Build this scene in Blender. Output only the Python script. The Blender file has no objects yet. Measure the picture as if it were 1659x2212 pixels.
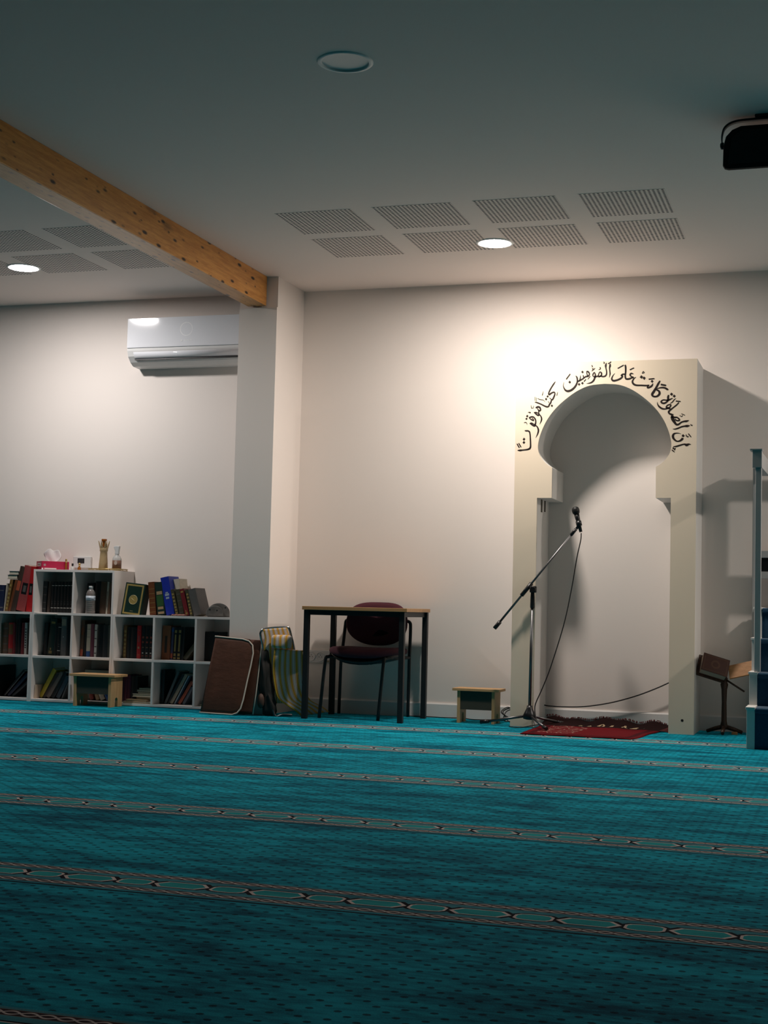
import bpy, bmesh, math, random
from math import sin, cos, pi, radians, atan2, hypot, sqrt
from mathutils import Vector, Matrix
random.seed(7)
S = bpy.context.scene
COL = S.collection
# ------------------------------------------------------------------ camera
cam = bpy.data.objects.new('camera', bpy.data.cameras.new('camera'))
COL.objects.link(cam)
_r = Vector((0.952173, 0.30459, 0.024317)); _u = Vector((-0.00285, -0.070727, 0.997492)); _f = Vector((-0.305546, 0.949854, 0.066476))
CX, CY, CZ = (2.69957, -9.64148, 0.73642); FPX = 3131.13
_f.normalize(); _r = (_r - _f*_r.dot(_f)).normalized(); _u = _r.cross(_f)
cam.matrix_world = Matrix(((_r.x, _u.x, -_f.x, CX), (_r.y, _u.y, -_f.y, CY), (_r.z, _u.z, -_f.z, CZ), (0, 0, 0, 1)))
cam.data.sensor_fit = 'VERTICAL'; cam.data.sensor_height = 36.0; cam.data.sensor_width = 27.0
cam.data.lens = FPX/2212*36.0
cam.data.clip_start = 0.02; cam.data.clip_end = 60
S.camera = cam
# ------------------------------------------------------------------ world / exposure / lamp power
w = bpy.data.worlds.new('world'); S.world = w; w.use_nodes = True
w.node_tree.nodes['Background'].inputs[0].default_value = (0.55, 0.75, 0.9, 1)
w.node_tree.nodes['Background'].inputs[1].default_value = 0.0
S.view_settings.view_transform = 'Standard'; S.view_settings.look = 'None'
S.view_settings.exposure = 0.0; S.view_settings.gamma = 1.0
try: S.view_settings.use_curve_mapping = False
except Exception: pass
LAMP = 540.0                      # emission of the lit ceiling panels
LAMP_COL = (1.0, 0.905, 0.82)
LAMP_COL_LEFT = (1.0, 0.955, 0.93)
H = 3.0                           # ceiling height

# ------------------------------------------------------------------ node helpers
class N:
    """tiny expression builder over math nodes"""
    def __init__(s, nt, sock): s.nt = nt; s.s = sock
    def _op(s, op, o=None, o2=None, rev=False):
        n = s.nt.nodes.new('ShaderNodeMath'); n.operation = op
        a = [s, o, o2]
        if rev: a = [o, s, o2]
        for i, v in enumerate(a):
            if v is None: continue
            if isinstance(v, N): s.nt.links.new(v.s, n.inputs[i])
            else: n.inputs[i].default_value = float(v)
        return N(s.nt, n.outputs[0])
    def __add__(s, o): return s._op('ADD', o)
    __radd__ = __add__
    def __sub__(s, o): return s._op('SUBTRACT', o)
    def __rsub__(s, o): return s._op('SUBTRACT', o, rev=True)
    def __mul__(s, o): return s._op('MULTIPLY', o)
    __rmul__ = __mul__
    def __truediv__(s, o): return s._op('DIVIDE', o)
    def lt(s, o): return s._op('LESS_THAN', o)
    def gt(s, o): return s._op('GREATER_THAN', o)
    def abs(s): return s._op('ABSOLUTE')
    def floor(s): return s._op('FLOOR')
    def frac(s): return s._op('FRACT')
    def sin(s): return s._op('SINE')
    def sqrt(s): return s._op('SQRT')
    def max(s, o): return s._op('MAXIMUM', o)
    def min(s, o): return s._op('MINIMUM', o)
    def fmod(s, m): return (s/m).frac()*m
    def smooth(s, a, b):
        n = s.nt.nodes.new('ShaderNodeMapRange'); n.interpolation_type = 'SMOOTHSTEP'
        s.nt.links.new(s.s, n.inputs[0]); n.inputs[1].default_value = a; n.inputs[2].default_value = b
        return N(s.nt, n.outputs[0])
def mixc(nt, fac, a, b):
    n = nt.nodes.new('ShaderNodeMix'); n.data_type = 'RGBA'
    if isinstance(fac, N): nt.links.new(fac.s, n.inputs[0])
    else: n.inputs[0].default_value = fac
    for i, v in ((6, a), (7, b)):
        if isinstance(v, tuple): n.inputs[i].default_value = (v[0], v[1], v[2], 1)
        else: nt.links.new(v, n.inputs[i])
    return n.outputs[2]
def noise(nt, vec, scale, detail=3.0, rough=0.55):
    n = nt.nodes.new('ShaderNodeTexNoise'); n.inputs['Scale'].default_value = scale
    n.inputs['Detail'].default_value = detail; n.inputs['Roughness'].default_value = rough
    if vec is not None: nt.links.new(vec, n.inputs['Vector'])
    return N(nt, n.outputs[0])
def coords(nt, scale=None):
    c = nt.nodes.new('ShaderNodeTexCoord'); o = c.outputs['Object']
    if scale:
        m = nt.nodes.new('ShaderNodeMapping'); m.inputs['Scale'].default_value = scale
        nt.links.new(o, m.inputs[0]); o = m.outputs[0]
    return o
def bump(nt, b, h, strength=0.2, dist=0.002):
    n = nt.nodes.new('ShaderNodeBump'); n.inputs['Strength'].default_value = strength; n.inputs['Distance'].default_value = dist
    nt.links.new(h.s, n.inputs['Height']); nt.links.new(n.outputs[0], b.inputs['Normal'])
def newmat(name):
    m = bpy.data.materials.new(name); m.use_nodes = True
    return m, m.node_tree, m.node_tree.nodes['Principled BSDF']
_M = {}
def mat(name, c=None, rough=0.6, metal=0.0, var=0.08, nscale=30.0, bmp=0.0, stretch=None, spec=0.5, **kw):
    if name in _M: return _M[name]
    m, nt, b = newmat(name)
    v = coords(nt, stretch)
    nz = noise(nt, v, nscale)
    lo = tuple(max(0, x*(1-var)) for x in c); hi = tuple(min(1, x*(1+var)) for x in c)
    nt.links.new(mixc(nt, nz, lo, hi), b.inputs['Base Color'])
    b.inputs['Roughness'].default_value = rough; b.inputs['Metallic'].default_value = metal
    b.inputs['Specular IOR Level'].default_value = spec
    for k, val in kw.items(): b.inputs[k.replace('_', ' ')].default_value = val
    if bmp: bump(nt, b, nz, bmp)
    _M[name] = m
    return m

# ------------------------------------------------------------------ mesh helpers
class MB:
    def __init__(s): s.bm = bmesh.new()
    def box(s, a, b, bev=0.0, M=None, seg=2):
        bm = s.bm
        x0, y0, z0 = a; x1, y1, z1 = b
        vs = [bm.verts.new(p) for p in ((x0,y0,z0),(x1,y0,z0),(x1,y1,z0),(x0,y1,z0),(x0,y0,z1),(x1,y0,z1),(x1,y1,z1),(x0,y1,z1))]
        fs = [bm.faces.new([vs[i] for i in q]) for q in ((0,3,2,1),(4,5,6,7),(0,1,5,4),(1,2,6,5),(2,3,7,6),(3,0,4,7))]
        allv = vs
        if bev > 0:
            es = list({e for f in fs for e in f.edges})
            r = bmesh.ops.bevel(bm, geom=es, offset=bev, segments=seg, profile=0.5, affect='EDGES')
            allv = list({v for f in r['faces'] for v in f.verts} | {v for v in vs if v.is_valid})
        if M is not None: bmesh.ops.transform(bm, matrix=M, verts=[v for v in allv if v.is_valid])
        return s
    def prism(s, poly, y0, y1, axis='y', bev=0.0, M=None):
        """polygon in the plane across `axis`, extruded from y0 to y1"""
        bm = s.bm
        def P(p, t):
            return (p[0], t, p[1]) if axis == 'y' else ((t, p[0], p[1]) if axis == 'x' else (p[0], p[1], t))
        A = [bm.verts.new(P(p, y0)) for p in poly]; B = [bm.verts.new(P(p, y1)) for p in poly]
        n = len(poly)
        fa = bm.faces.new(A); fb = bm.faces.new(B[::-1])
        fs = [fa, fb]
        for i in range(n): fs.append(bm.faces.new((A[i], B[i], B[(i+1) % n], A[(i+1) % n])))
        bmesh.ops.recalc_face_normals(bm, faces=fs)
        vs = A+B
        if bev > 0:
            es = list({e for e in fa.edges} | {e for e in fb.edges})
            r = bmesh.ops.bevel(bm, geom=es, offset=bev, segments=2, profile=0.5, affect='EDGES')
            vs = list({v for f in r['faces'] for v in f.verts} | {v for v in vs if v.is_valid})
        if M is not None: bmesh.ops.transform(bm, matrix=M, verts=[v for v in vs if v.is_valid])
        return s
    def tube(s, pts, r, seg=12, cap=True):
        bm = s.bm; pts = [Vector(p) for p in pts]; n = len(pts)
        rs = r if isinstance(r, (list, tuple)) else [r]*n
        T = [(pts[min(i+1, n-1)]-pts[max(i-1, 0)]).normalized() for i in range(n)]
        a = Vector((0, 0, 1)) if abs(T[0].z) < 0.9 else Vector((1, 0, 0))
        u = (a - T[0]*a.dot(T[0])).normalized(); rings = []
        for i in range(n):
            u = (u - T[i]*u.dot(T[i])).normalized(); v = T[i].cross(u)
            rings.append([bm.verts.new(pts[i] + (u*cos(2*pi*k/seg)+v*sin(2*pi*k/seg))*rs[i]) for k in range(seg)])
        for i in range(n-1):
            for k in range(seg):
                f = bm.faces.new((rings[i][k], rings[i][(k+1) % seg], rings[i+1][(k+1) % seg], rings[i+1][k])); f.smooth = True
        if cap: bm.faces.new(rings[0][::-1]); bm.faces.new(rings[-1])
        return s
    def lathe(s, prof, o=(0, 0, 0), seg=32, M=None, smooth=True, capb=True, capt=True):
        bm = s.bm; rings = []
        for r, z in prof:
            rings.append([bm.verts.new((o[0]+r*cos(2*pi*k/seg), o[1]+r*sin(2*pi*k/seg), o[2]+z)) for k in range(seg)])
        for i in range(len(prof)-1):
            for k in range(seg):
                f = bm.faces.new((rings[i][k], rings[i][(k+1) % seg], rings[i+1][(k+1) % seg], rings[i+1][k])); f.smooth = smooth
        if capb: bm.faces.new(rings[0][::-1])
        if capt: bm.faces.new(rings[-1])
        if M is not None: bmesh.ops.transform(bm, matrix=M, verts=[v for R in rings for v in R])
        return s
    def grid(s, rows, thick=0.0, smooth=True):
        """rows of points -> sheet, optionally thickened along normals"""
        bm = s.bm
        V = [[bm.verts.new(p) for p in r] for r in rows]; fs = []
        for i in range(len(V)-1):
            for j in range(len(V[0])-1):
                f = bm.faces.new((V[i][j], V[i][j+1], V[i+1][j+1], V[i+1][j])); f.smooth = smooth; fs.append(f)
        if thick:
            bmesh.ops.recalc_face_normals(bm, faces=fs)
            bmesh.ops.solidify(bm, geom=fs, thickness=thick)
        return s
def catmull(pts, n=6):
    pts = [tuple(p) for p in pts]; out = []; m = len(pts)
    for i in range(m-1):
        p0 = pts[max(i-1, 0)]; p1 = pts[i]; p2 = pts[i+1]; p3 = pts[min(i+2, m-1)]
        for k in range(n):
            t = k/n
            out.append(tuple(0.5*(2*b+(c-a)*t+(2*a-5*b+4*c-d)*t*t+(3*b-a-3*c+d)*t**3) for a, b, c, d in zip(p0, p1, p2, p3)))
    out.append(pts[-1])
    return out
def wloc(o):
    v = Vector((0, 0, 0))
    while o is not None: v += o.location; o = o.parent
    return v
def obj(name, mb, m, parent=None, loc=None, sub=0):
    """link a builder made in world coordinates as ONE mesh object; its origin is `loc` (default: base centre)"""
    me = bpy.data.meshes.new(name); bm = mb.bm if isinstance(mb, MB) else mb
    if loc is None:
        xs = [v.co for v in bm.verts]
        loc = ((min(p.x for p in xs)+max(p.x for p in xs))/2, (min(p.y for p in xs)+max(p.y for p in xs))/2, min(p.z for p in xs))
    loc = Vector(loc)
    bmesh.ops.translate(bm, vec=-loc, verts=bm.verts[:])
    bmesh.ops.recalc_face_normals(bm, faces=bm.faces[:])
    bm.to_mesh(me); bm.free(); me.materials.append(m)
    o = bpy.data.objects.new(name, me); COL.objects.link(o)
    if parent is not None:
        o.parent = parent; o.location = loc - wloc(parent)
    else: o.location = loc
    if sub:
        md = o.modifiers.new('subdivision', 'SUBSURF'); md.levels = sub; md.render_levels = sub
    return o
def tag(o, label=None, cat=None, group=None, kind=None):
    if label: o['label'] = label
    if cat: o['category'] = cat
    if group: o['group'] = group
    if kind: o['kind'] = kind
    return o
def thing(name, label, cat, loc, group=None):
    o = bpy.data.objects.new(name, None); COL.objects.link(o); o.location = loc
    o.empty_display_size = 0.1
    return tag(o, label, cat, group)
def struct(name, mb, m, loc=None): return tag(obj(name, mb, m, None, loc), kind='structure')
def dup(root, loc, label):
    r = root.copy(); COL.objects.link(r); r.location = loc; r['label'] = label
    for ch in list(root.children):
        c = ch.copy(); COL.objects.link(c); c.parent = r
        for g in list(ch.children):
            d = g.copy(); COL.objects.link(d); d.parent = c
    return r
STROKES=[[(0.6793,1.9193,0.00437),(0.6885,1.9178,0.00834),(0.7007,1.9176,0.00834),(0.7111,1.9104,0.00913),(0.7155,1.8901,0.00913),(0.7181,1.8599,0.00993),(0.7197,1.8296,0.00993),(0.719,1.8095,0.01152),(0.711,1.7995,0.01152),(0.6948,1.7947,0.00893),(0.6704,1.7919,0.00794),(0.6499,1.7901,0.01092),(0.6336,1.7909,0.00238)],[(0.6756,1.8634,-0.0099)],[(0.6752,1.8419,-0.0099)],[(0.6297,1.8337,0.00596),(0.6455,1.8083,0.00596)],[(0.6409,1.8376,0.00596),(0.6567,1.8122,0.00596)],[(0.7053,2.0043,0.00397),(0.7195,2.0087,0.00953),(0.7358,2.0078,0.00834),(0.7483,1.9925,0.00893),(0.7517,1.9763,0.00893),(0.7489,1.9602,0.01092),(0.745,1.9512,0.0131),(0.7368,1.9513,0.00993),(0.7245,1.9586,0.00794),(0.7111,1.9669,0.00298)],[(0.7111,1.9669,0.00298),(0.7223,1.9683,0.00794),(0.7366,1.9624,0.00596),(0.7449,1.9562,0.00596)],[(0.7053,2.0043,0.00298),(0.7198,1.993,0.00794),(0.7362,1.9846,0.00695),(0.7351,1.9927,0.00596),(0.7278,2.0009,0.00596)],[(0.749,1.9542,0.00496),(0.7614,1.9439,0.00794),(0.7699,1.9216,0.01092),(0.7662,1.8995,0.00893),(0.7584,1.8815,0.00437),(0.7529,1.8715,0.00099)],[(0.749,2.0681,0.00893),(0.7652,2.0739,0.01191),(0.7775,2.0686,0.01092),(0.7818,2.0524,0.00993),(0.7738,2.0485,0.00893),(0.7634,2.0588,0.00596),(0.7593,2.0649,0.00397)],[(0.7697,2.0506,0.00834),(0.7699,2.0365,0.00794),(0.7712,2.0223,0.01191),(0.7641,2.0194,0.00993),(0.7518,2.0277,0.00834),(0.7384,2.0381,0.00357)],[(0.7384,2.0381,0.00357),(0.7516,2.0378,0.00794),(0.7659,2.0325,0.00596)],[(0.7742,2.0243,0.00596),(0.7846,2.012,0.00794),(0.79,1.9938,0.00993),(0.7852,1.9757,0.00695),(0.7774,1.9588,0.00119)],[(0.6943,2.0146,-0.0089)],[(0.6895,1.9971,-0.0083)],[(0.6986,2.0378,0.00278),(0.7087,2.0406,0.00477),(0.7149,2.0375,0.00477),(0.7089,2.0335,0.00357)],[(0.6732,1.9705,0.00278),(0.6834,1.9734,0.00477),(0.6927,1.9672,0.00318),(0.6939,1.957,0.00199)],[(0.7181,2.0849,0.00298),(0.7215,2.0666,0.00397)],[(0.7215,2.0666,0.00298),(0.7338,2.0674,0.00298),(0.7345,2.0815,0.00298)],[(0.7429,2.1054,0.00357),(0.7552,2.1031,0.00754),(0.7797,2.0936,0.00794),(0.8043,2.081,0.00893),(0.8227,2.0736,0.00993),(0.8348,2.0763,0.00993),(0.8407,2.0903,0.00993),(0.8486,2.1002,0.00993),(0.8524,2.1142,0.00893),(0.8623,2.1241,0.00993),(0.8711,2.144,0.00993),(0.8749,2.1601,0.00794),(0.8677,2.1683,0.00893),(0.8516,2.1626,0.00993),(0.8376,2.1538,0.01152),(0.8334,2.161,0.00834),(0.8392,2.177,0.00893),(0.851,2.1989,0.00893),(0.8648,2.2207,0.00893),(0.8766,2.2376,0.00278)],[(0.84,2.1316,0.00357),(0.8482,2.1244,0.00496),(0.8543,2.1202,0.00397)],[(0.8302,2.1087,0.00238),(0.8375,2.1005,0.00496)],[(0.8272,2.1414,-0.0083)],[(0.8172,2.1247,-0.0079)],[(0.856,2.0806,-0.0079)],[(0.7976,2.1759,0.00159),(0.7948,2.1619,0.00397),(0.791,2.1488,0.00437)],[(0.8929,2.1687,0.00159),(0.8901,2.1577,0.00397),(0.8872,2.1457,0.00437)],[(0.7433,2.1398,0.00278),(0.7448,2.1145,0.00278)],[(0.7515,2.1355,0.00278),(0.753,2.1123,0.00278)],[(0.7608,2.1293,0.00238),(0.7793,2.1218,0.00397),(0.7996,2.1174,0.00298),(0.812,2.105,0.00139)],[(1.0083,2.2715,0.00325),(1.0172,2.2626,0.0091),(1.0208,2.2406,0.00975),(1.0178,2.2231,0.01083),(1.005,2.1994,0.01299),(0.9835,2.1802,0.01408),(0.9595,2.1731,0.01408),(0.9418,2.1812,0.01083),(0.9304,2.2033,0.00541),(0.9292,2.2143,0.00325),(0.9333,2.2318,0.0013)],[(1.0209,2.234,0.00866),(1.0339,2.2392,0.0104),(1.048,2.2465,0.0091),(1.0609,2.2549,0.0091),(1.0739,2.2644,0.00975),(1.089,2.2673,0.01083),(1.0966,2.2736,0.00866),(1.0975,2.2867,0.00866),(1.0886,2.2968,0.01083),(1.0798,2.3003,0.00541)],[(1.0798,2.3003,0.00541),(1.0823,2.2827,0.0065),(1.089,2.2673,0.00758)],[(1.0399,2.2751,0.00217),(1.0397,2.2576,0.0065),(1.035,2.2402,0.0065)],[(1.0584,2.2746,0.00541),(1.0609,2.2549,0.0065)],[(0.9706,2.232,-0.0091)],[(1.0527,2.2962,-0.0087)],[(1.0321,2.2158,-0.0095)],[(1.0538,2.2229,-0.0095)],[(1.1043,2.2669,0.00433),(1.0883,2.2476,0.00433)],[(1.0763,2.2479,0.00433),(1.0624,2.233,0.00433)],[(0.973,2.2856,0.00563),(0.9472,2.2512,0.00563)],[(1.13,2.2924,0.00606),(1.1367,2.2769,0.00866),(1.1327,2.253,0.01083),(1.1221,2.2337,0.01083),(1.1049,2.2232,0.00866),(1.08,2.2194,0.00108)],[(1.13,2.2924,0.00606),(1.1215,2.2795,0.00758),(1.1227,2.2664,0.0065),(1.1347,2.2617,0.00866),(1.1499,2.2657,0.00975),(1.1629,2.2632,0.00975),(1.1758,2.2715,0.00866),(1.1755,2.2868,0.00975),(1.1657,2.2925,0.0065),(1.1583,2.2785,0.0065),(1.1564,2.2655,0.00758)],[(1.1629,2.2632,0.00866),(1.1715,2.2662,0.0091),(1.1867,2.2625,0.00975),(1.2018,2.2665,0.00975),(1.2091,2.2794,0.00866),(1.2089,2.2968,0.00758),(1.2043,2.3187,0.00823),(1.2034,2.3339,0.01256),(1.207,2.3513,0.0039)],[(1.2309,2.3451,0.0065),(1.2311,2.331,0.01256),(1.2281,2.3158,0.0078),(1.2305,2.294,0.0078),(1.2318,2.2766,0.00758),(1.2267,2.255,0.00108)],[(1.135,2.3184,0.00325),(1.1254,2.3099,0.00541),(1.1125,2.2994,0.00347)],[(1.1252,2.3187,0.00303),(1.1166,2.3146,0.00433),(1.1254,2.3078,0.0039)],[(1.1579,2.308,0.0039),(1.1687,2.3131,0.00606),(1.1663,2.3241,0.0065)],[(1.1119,2.3387,0.00541),(1.1175,2.3298,0.0052),(1.1121,2.3256,0.00303)],[(1.1886,2.3583,0.00606),(1.1941,2.3516,0.00606),(1.1898,2.3452,0.0039)],[(1.2361,2.3548,0.00433),(1.2168,2.3455,0.00433)],[(1.2317,2.361,0.00347),(1.2372,2.3587,0.0052)],[(1.2626,2.2819,0.00152),(1.2491,2.2645,0.00632),(1.2431,2.2444,0.01011),(1.2545,2.234,0.01263),(1.277,2.2372,0.01137),(1.297,2.2456,0.01137),(1.3093,2.2554,0.01061),(1.3117,2.2629,0.00884),(1.3054,2.2661,0.01137),(1.3141,2.2742,0.01011),(1.3291,2.2738,0.00758)],[(1.327,2.3346,0.0096),(1.331,2.3206,0.01137),(1.3314,2.2877,0.01011),(1.3292,2.2624,0.01011),(1.3345,2.2446,0.01137),(1.352,2.2429,0.01137),(1.3693,2.2488,0.01011),(1.3817,2.2535,0.00707),(1.3692,2.2576,0.00809),(1.3604,2.268,0.0096),(1.3665,2.2779,0.0096),(1.3815,2.275,0.00455)],[(1.3183,2.3336,0.00556),(1.2798,2.3131,0.00556)],[(1.3847,2.314,0.00556),(1.3574,2.3021,0.00556)],[(1.3979,2.2531,0.00253),(1.3844,2.2434,0.00758),(1.3759,2.2259,0.01011),(1.3823,2.2106,0.01263),(1.3998,2.2014,0.01137),(1.4346,2.1993,0.01011),(1.4644,2.1973,0.01011),(1.4817,2.1994,0.00632),(1.4719,2.1908,0.00632),(1.4732,2.1845,0.01213),(1.4843,2.1855,0.01137),(1.499,2.1952,0.01137),(1.5062,2.2101,0.00354)],[(1.4327,2.2535,-0.0119)],[(1.4501,2.2455,-0.0111)],[(1.5006,2.2236,-0.0101)],[(1.4434,2.2897,0.00455),(1.4497,2.282,0.00556),(1.4411,2.2767,0.00379),(1.4373,2.2785,0.00354),(1.4434,2.2897,0.00354)],[(1.4787,2.2384,0.00657),(1.5145,2.2413,0.00657)],[(1.5509,2.2261,0.00758),(1.5408,2.2093,0.01213),(1.5263,2.182,0.01263),(1.5118,2.1573,0.01516),(1.5021,2.1399,0.01516),(1.5097,2.1272,0.01137),(1.5319,2.1267,0.01137),(1.5477,2.1414,0.0139),(1.545,2.159,0.01263),(1.5289,2.1694,0.01011),(1.5215,2.1708,0.00758)],[(1.5325,2.1756,0.00354),(1.5534,2.1814,0.00859),(1.578,2.1808,0.01137),(1.5965,2.1703,0.01263),(1.599,2.1648,0.01162)],[(1.5556,2.2026,0.0096),(1.5876,2.1956,0.0096)],[(1.6059,2.1338,0.00893),(1.6025,2.1201,0.01231),(1.6027,2.1044,0.01291),(1.5952,2.0908,0.00993),(1.5779,2.0813,0.01092),(1.5624,2.0855,0.01092),(1.5604,2.0954,0.00893),(1.5738,2.103,0.00794),(1.5931,2.1006,0.00794),(1.6085,2.1013,0.00794),(1.62,2.1079,0.00754),(1.6324,2.1126,0.00238)],[(1.6239,2.1383,-0.0107)],[(1.6409,2.1261,-0.0103)],[(1.6517,2.1102,0.00199),(1.6412,2.1035,0.00496),(1.6298,2.0881,0.00596),(1.6155,2.0795,0.00238)],[(1.6509,2.0945,0.00556),(1.6797,2.0914,0.00556)],[(1.6711,2.0853,0.00556),(1.6569,2.0699,0.00794),(1.636,2.0527,0.00794),(1.6169,2.0373,0.00993),(1.6074,2.0257,0.01191),(1.6133,2.0139,0.01092),(1.6269,2.0077,0.01191),(1.6308,1.9959,0.01588),(1.6424,1.9898,0.01191),(1.6597,1.9895,0.00893),(1.6732,1.9776,0.00993),(1.6733,1.9697,0.00834),(1.6599,1.969,0.00834),(1.6464,1.978,0.00893)],[(1.6384,2.0095,0.00159),(1.6268,2.0107,0.00596)],[(1.6251,1.996,0.01291),(1.633,1.9782,0.01946),(1.6447,1.9585,0.01588),(1.6563,1.9446,0.01291),(1.6698,1.9453,0.01092),(1.6868,1.9578,0.00893),(1.704,1.9634,0.00953),(1.7193,1.9647,0.01191),(1.7345,1.9697,0.00159)],[(1.6204,2.0745,0.00556),(1.6195,2.0647,0.00834),(1.611,2.0531,0.00794),(1.5975,2.0514,0.01152),(1.5917,2.0574,0.00794),(1.6012,2.069,0.00794),(1.6185,2.0736,0.00635)],[(1.6168,2.0452,0.00953),(1.6014,2.0484,0.00893),(1.586,2.0448,0.00794),(1.5667,2.0471,0.01092),(1.5473,2.0603,0.01092),(1.5374,2.0762,0.00596),(1.5347,2.091,0.00099)],[(1.6346,1.9156,0.00199),(1.649,1.9154,0.00695),(1.6681,1.9209,0.00893),(1.6891,1.9294,0.00893),(1.7081,1.933,0.00953),(1.7234,1.9338,0.0143),(1.7405,1.9364,0.00238)],[(1.7443,1.9451,0.00278),(1.7481,1.9392,0.00556),(1.7558,1.9362,0.00874)],[(1.6872,2.0125,0.00357),(1.7074,2.0034,0.00397)],[(1.6768,2.002,0.00357),(1.6884,1.9939,0.00477),(1.694,2.0026,0.00357)],[(1.6865,1.8832,0.00115),(1.6732,1.8884,0.00361),(1.6565,1.8893,0.0065),(1.6426,1.8852,0.01011),(1.6358,1.8732,0.01371),(1.6387,1.8575,0.01371),(1.6514,1.8432,0.01083),(1.6654,1.8373,0.00794),(1.6821,1.8414,0.01083),(1.6931,1.8512,0.01299),(1.6972,1.8582,0.01299)],[(1.6991,1.8724,-0.0104)],[(1.7316,1.8847,0.00606),(1.7471,1.8647,0.00606)],[(1.7178,1.8792,0.00433),(1.7193,1.8707,0.00549),(1.7277,1.8649,0.00693),(1.7318,1.8691,0.00289)],[(1.6379,1.8036,0.0026),(1.6519,1.8041,0.00837),(1.6685,1.8082,0.00938),(1.6865,1.8137,0.00866),(1.7073,1.8184,0.00866),(1.7212,1.8133,0.0166),(1.7351,1.8181,0.00938),(1.7482,1.8158,0.00231)],[(1.6422,1.7978,0.00404),(1.6352,1.7936,0.00549),(1.6464,1.7893,0.00693),(1.6534,1.7935,0.00549)],[(1.6464,1.7893,0.0065),(1.6479,1.7793,0.00404)],[(1.6298,1.7838,0.0065),(1.6446,1.7708,0.0065)]]
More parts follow.
